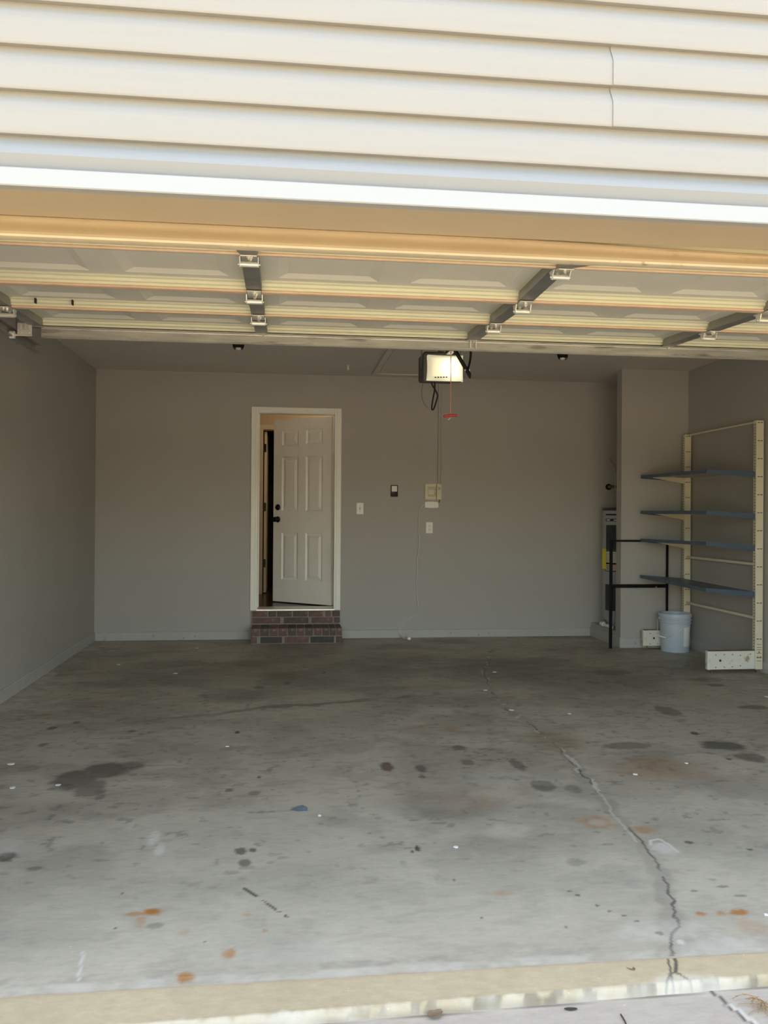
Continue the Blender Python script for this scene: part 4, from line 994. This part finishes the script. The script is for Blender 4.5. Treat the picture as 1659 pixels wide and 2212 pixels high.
# ------------------------------------------------------------------ shelving unit
SY0, SY1 = 6.60, 7.915
sh = thing('shelving_unit', (3.95, 7.25, 0), 'cream steel shelving unit with four slate blue shelves along the side wall', 'shelving')
PX0, PX1 = 3.945, 4.012
def upright(y0, y1, face):
    up = MB().cbox(PX0, y0, .028, PX1, y1, 2.135, .003).build('upright', 'post', sh)
    z = .10
    mb = MB(); k = 0
    z = 2.115
    while z > .12:
        for q in (PX0+.010, PX0+.036): mb.box(q, y0-.0006, z-.003, q+.020, y0+.001, z+.003)
        z -= .1525; k += 1
    o = mb.build('slot', 'hole', up); o['kind'] = 'stuff'
    mb = MB(); z = 2.10
    while z > .10:
        mb.box(PX0-.0006, (y0+y1)/2-.004, z-.007, PX0+.001, (y0+y1)/2+.004, z+.007); z -= .0254
    o = mb.build('slot', 'hole', up); o['kind'] = 'stuff'
    return up
u_near = upright(SY0, SY0+.046, 1); u_far = upright(SY1-.046, SY1, 1)
mb = MB()
for zz in (.10, .125, .165, .195, .215, .24): mb.box(PX0+.012, SY0-.0006, zz-.002, PX0+.054, SY0+.001, zz+.002)
mb.cyl((PX0+.034, SY0+.001, .175), (PX0+.034, SY0-.001, .175), .007, n=10)
o = mb.build('scratch', 'rivet', u_near); o['kind'] = 'stuff'
for yy in (SY0+.02, SY1-.03):
    fo = MB().cbox(3.528, yy-.020, .032, PX0-.002, yy+.020, .187, .004).build('base_leg', 'foot', sh)
    MB().cbox(3.520, yy-.023, .030, 3.545, yy+.023, .190, .005).build('end_cap', 'foot', fo)
    MB().cbox(3.556, yy-.0225, .034, 3.572, yy-.018, .185, .002).build('rib', 'foot', fo)
    MB().cbox(3.526, yy-.022, .187, PX0-.002, yy+.020, .191, .001).build('top_edge', 'rivet', fo)
    MB().cyl((3.632, yy-.0195, .108), (3.632, yy-.0212, .108), .010, n=16).build('hole', 'hole', fo)
    for xx, zz in ((3.592, .156), (3.668, .158), (3.74, .158), (3.81, .150), (3.90, .160), (3.592, .052), (3.668, .052), (3.74, .055), (3.81, .062)):
        MB().cyl((xx, yy-.0195, zz), (xx, yy-.0225, zz), .005, n=8).build('rivet', 'rivet', fo)
    MB().cyl((3.57, yy, .0), (3.57, yy, .034), .005, n=8).cyl((3.57, yy, 0), (3.57, yy, .006), .011, n=12).build('leveling_foot', 'rivet', fo)
    MB().cyl((3.978, yy, .0), (3.978, yy, .03), .010, n=10).build('leveling_foot', 'rivet', sh)
MB().cbox(PX0+.03, SY0+.046, 2.118, PX0+.045, SY1-.046, 2.135, .002).build('crossbar', 'post', sh)
MB().cbox(PX0+.02, SY0+.046, .903, PX0+.036, SY1-.046, .925, .002).build('crossbar', 'post', sh)
MB().cbox(PX0+.02, SY0+.046, .447, PX0+.036, SY1-.046, .470, .002).build('crossbar', 'post', sh)
SHX0 = 3.508
# shelf heights at the near front corner, the wall end and the far front corner
for zc_, zw, zf, nm in ((1.713, 1.700, 1.722, 0), (1.366, 1.345, 1.370, 1), (1.105, 1.077, 1.093, 2), (.716, .684, .731, 3)):
    def zat(x, y):
        u_ = (x-SHX0)/(PX0-SHX0); v_ = (y-SY0)/(SY1-SY0); return (zc_+(zf-zc_)*v_)*(1-u_)+(zw+(zf-zc_)*v_)*u_
    def slab(x0, x1, y0, y1, d0, d1, name, m, parent):
        vs = [(x, y, zat(x, y)-d) for d in (d1, d0) for (x, y) in ((x0, y0), (x1, y0), (x1, y1), (x0, y1))]
        return MB().add(vs, [(3, 2, 1, 0), (4, 5, 6, 7), (0, 1, 5, 4), (1, 2, 6, 5), (2, 3, 7, 6), (3, 0, 4, 7)]).build(name, m, parent)
    y0, y1 = SY0+.01, SY1-.005
    sf = slab(SHX0, PX0-.002, y0, y1, .0, .004, 'shelf', 'shelf_blue', sh)
    slab(SHX0+.003, PX0-.002, y0+.003, y1-.003, .004, .010, 'underside', 'shelf_cream', sf)
    slab(SHX0-.002, SHX0+.003, y0, y1, -.0005, .030, 'front_lip', 'shelf_blue', sf)
    for (ya, yb) in ((y0-.002, y0+.003), (y1-.003, y1+.002)):
        vs = []
        for (x, dd) in ((SHX0, .030), (PX0-.004, .048)):
            vs += [(x, ya, zat(x, ya)-dd), (x, yb, zat(x, yb)-dd), (x, yb, zat(x, yb)+.0005), (x, ya, zat(x, ya)+.0005)]
        MB().add(vs, [(0, 3, 2, 1), (4, 5, 6, 7), (0, 1, 5, 4), (1, 2, 6, 5), (2, 3, 7, 6), (3, 0, 4, 7)]).build('end_lip', 'shelf_blue', sf)
    for yy in (y0+.03, y1-.05):       # tapered bracket hooked on the upright
        vs = []
        for w_ in (-.004, .004):
            vs += [(SHX0+.10, yy+w_, zat(SHX0+.10, yy)-.010), (PX0-.001, yy+w_, zat(PX0, yy)-.010), (PX0-.001, yy+w_, zat(PX0, yy)-(.068 if yy > 7 else .046)), (SHX0+.10, yy+w_, zat(SHX0+.10, yy)-.022)]
        MB().add(vs, [(0, 1, 2, 3), (7, 6, 5, 4), (0, 4, 5, 1), (1, 5, 6, 2), (2, 6, 7, 3), (3, 7, 4, 0)]).build('bracket', 'shelf_cream', sf)

# ------------------------------------------------------------------ bucket
BC = (3.795, 7.752)
bk = thing('bucket', (BC[0], BC[1], 0), 'grey blue plastic bucket with wire handle by the shelving leg', 'bucket')
c = (BC[0], BC[1], 0)
MB().lathe([(.002, .004), (.125, .004), (.130, .0), (.132, .006), (.142, .27), (.150, .273), (.151, .284), (.1435, .288), (.1445, .302), (.1535, .306), (.1545, .318), (.1450, .322), (.1455, .336), (.1550, .339), (.155, .366), (.152, .372), (.146, .372), (.143, .365), (.128, .012), (.002, .010)], c, 64).build('body', 'bucket', bk, smooth=35)
def onb(th, z, r): return (BC[0]+r*math.cos(th), BC[1]+r*math.sin(th), z)
# wire bail: hangs from ears on either side and rests on the front of the bucket
va = math.atan2(-BC[1], -BC[0])
hp = []
for px, py in ((1483, 1342), (1476, 1352), (1466, 1364), (1452, 1373), (1440, 1378), (1434, 1377)):
    d = ray(px, py)[:2]; d = d/np.linalg.norm(d); oc = -np.array(BC); rr = .158; bq = d@oc; k = -bq-math.sqrt(max(bq*bq-(oc@oc-rr*rr), 0)); p = d*k
    hp.append(np.array((p[0], p[1], atY(px, py, p[1])[2])))
MB().tube(hp, .0026, 8).build('handle_wire', 'zinc', bk, smooth=50)
lp = []
for px, py in ((1438, 1377.5), (1430, 1375.5), (1421, 1373)):
    p = atY(px, py, 7.66); lp.append(p)
MB().tube(lp, .0075, 10).build('handle_grip', 'white_pl', bk, smooth=50)
lp2 = [lp[-1], np.array((3.600, 7.72, .30)), np.array((3.628, 7.80, .318))]
MB().tube(lp2, .0026, 8).build('handle_wire', 'zinc', bk, smooth=50)
for th_ in (va+math.pi/2+.3, ):
    MB().cyl(onb(th_+math.pi, .318, .146), onb(th_+math.pi, .318, .162), .012, n=12).build('handle_ear', 'bucket', bk)
vs = []; A = 7
for rr in (.1415, .1435):
    for z, dr_ in ((.06, -.006), (.245, .0)):
        for k in range(A):
            th_ = va+.62+.55*k/(A-1); vs.append(onb(th_, z, rr+dr_))
fs = []
for k in range(A-1): fs += [(2*A+k, 2*A+k+1, 3*A+k+1, 3*A+k), (k, A+k, A+k+1, k+1), (k, k+1, 2*A+k+1, 2*A+k), (A+k, 3*A+k, 3*A+k+1, A+k+1)]
fs += [(0, 2*A, 3*A, A), (A-1, 2*A-1, 4*A-1, 3*A-1)]
MB().add(vs, fs).build('label', 'white_pl', bk, smooth=40)

# ------------------------------------------------------------------ small litter
def leaf(px, py, z, ln, wd, rz, m, label, curl=.25):
    p = atZ(px, py, z); n = 9; vs = []; t = .0012
    for q in range(n):
        u_ = q/(n-1); ww = wd/2*math.sin(math.pi*min(1, u_*.92+.04))**.8+.0006
        for s in (-1, 0, 1):
            vs.append(((u_-.5)*ln, s*ww, curl*wd*(abs(s)*.5+(u_-.5)**2*1.2)+.0015))
    m_ = len(vs); vs += [(a, b, c+t) for a, b, c in vs]
    fs = []
    for q in range(n-1):
        for s in (0, 1):
            i = q*3+s; fs += [(i, i+3, i+4, i+1), (m_+i, m_+i+1, m_+i+4, m_+i+3)]
    rim = [q*3 for q in range(n)]+[(n-1)*3+1]+[q*3+2 for q in range(n-1, -1, -1)]+[1]
    for i in range(len(rim)): a, b = rim[i], rim[(i+1) % len(rim)]; fs.append((a, b, m_+b, m_+a))
    o = MB().add(vs, fs).build('fallen_leaf', m, local=True); o.location = (p[0], p[1], z); o.rotation_euler = (0, 0, rz)
    return tag(o, label, 'leaf')
leaf(1361, 2093, -.010, .032, .018, 2.2, 'leaf', 'small brown leaf fragment lying on the tan sill beside the crack')
leaf(940, 2194, -.046, .045, .034, .4, 'leaf', 'crumpled brown leaf caught at the edge of the tan sill')
leaf(1233, 2182, -.05, .036, .012, -.1, 'leaf_dk', 'dark flat leaf lying on the driveway by the sill')
def chip(px, py, s, m, label, group, z=.0005):
    p = atZ(px, py, 0); k = random.randint(5, 7); a0 = random.random()*6
    pl = [(s*random.uniform(.55, 1)*math.cos(a0+2*math.pi*i/k), s*random.uniform(.55, 1)*math.sin(a0+2*math.pi*i/k)) for i in range(k)]
    o = MB().prism([(p[0]+a, p[1]+b) for a, b in pl], z, z+.0025, 'z').build('paint_chip' if group else 'scrap', m)
    return tag(o, label, 'chip' if group else 'scrap', group)
G = 'white paint chips on the floor'
for lab, spots in (('loose white paint chip between the plain side wall and the big dark stain', ((24, 1651, .026), (27, 1702, .018))),
                   ('loose white paint chip lying on the big dark oil stain', ((126, 1696, .018),)),
                   ('white paint flake lying beside the long floor crack', ((1048, 1491, .022), (1068, 1452, .028), (1105, 1534, .022))),
                   ('small white paint flake on the floor between the back wall and the long dark streak', ((256, 1436, .03), (379, 1455, .028), (426, 1400, .022))),
                   ('tiny white flake on the floor between the long crack and the shelving unit', ((1230, 1542, .016), (1372, 1673, .014), (1483, 1649, .013), (1656, 1505, .02))),
                   ('tiny white flake on the bare middle of the garage floor', ((491, 1613, .014), (690, 1762, .010), (985, 1830, .012))),
                   ('tiny white flake on the floor by the orange rust spots near the crack', ((1655, 1977, .010),))):
    for px, py, sz in spots: chip(px, py, sz, 'chip', lab, G)
chip(650, 1748, .052, 'bluechip', 'dark blue grey scrap stuck to the floor', None)
ndl = MB(); pc = atZ(1652, 2180, -.05)
for k in range(26):
    a0 = random.uniform(1.4, 4.6); l = random.uniform(.03, .075); x, y = pc[0]+random.uniform(-.01, .02), pc[1]+random.uniform(-.012, .012)
    ndl.tube([(x, y, -.047+random.random()*.012), (x+l*.5*math.cos(a0), y+l*.5*math.sin(a0), -.044+random.random()*.02), (x+l*math.cos(a0+.2), y+l*math.sin(a0+.2), -.047+random.random()*.012)], .0008, 4, smooth=2)
tag(ndl.build('pine_needles', 'needle'), 'tuft of dry brown pine needles on the driveway', 'needles', kind='stuff')
a_ = atZ(1341, 2191, -.047); b_ = atZ(1356, 2222, -.047)
tag(MB().tube([a_, (a_+b_)/2+np.array((.002, 0, 0)), b_], .0022, 6).build('twig', 'leaf_dk'), 'thin dark twig lying on the driveway', 'twig')

for o in bpy.data.objects:
    if '_w' in o: del o['_w']
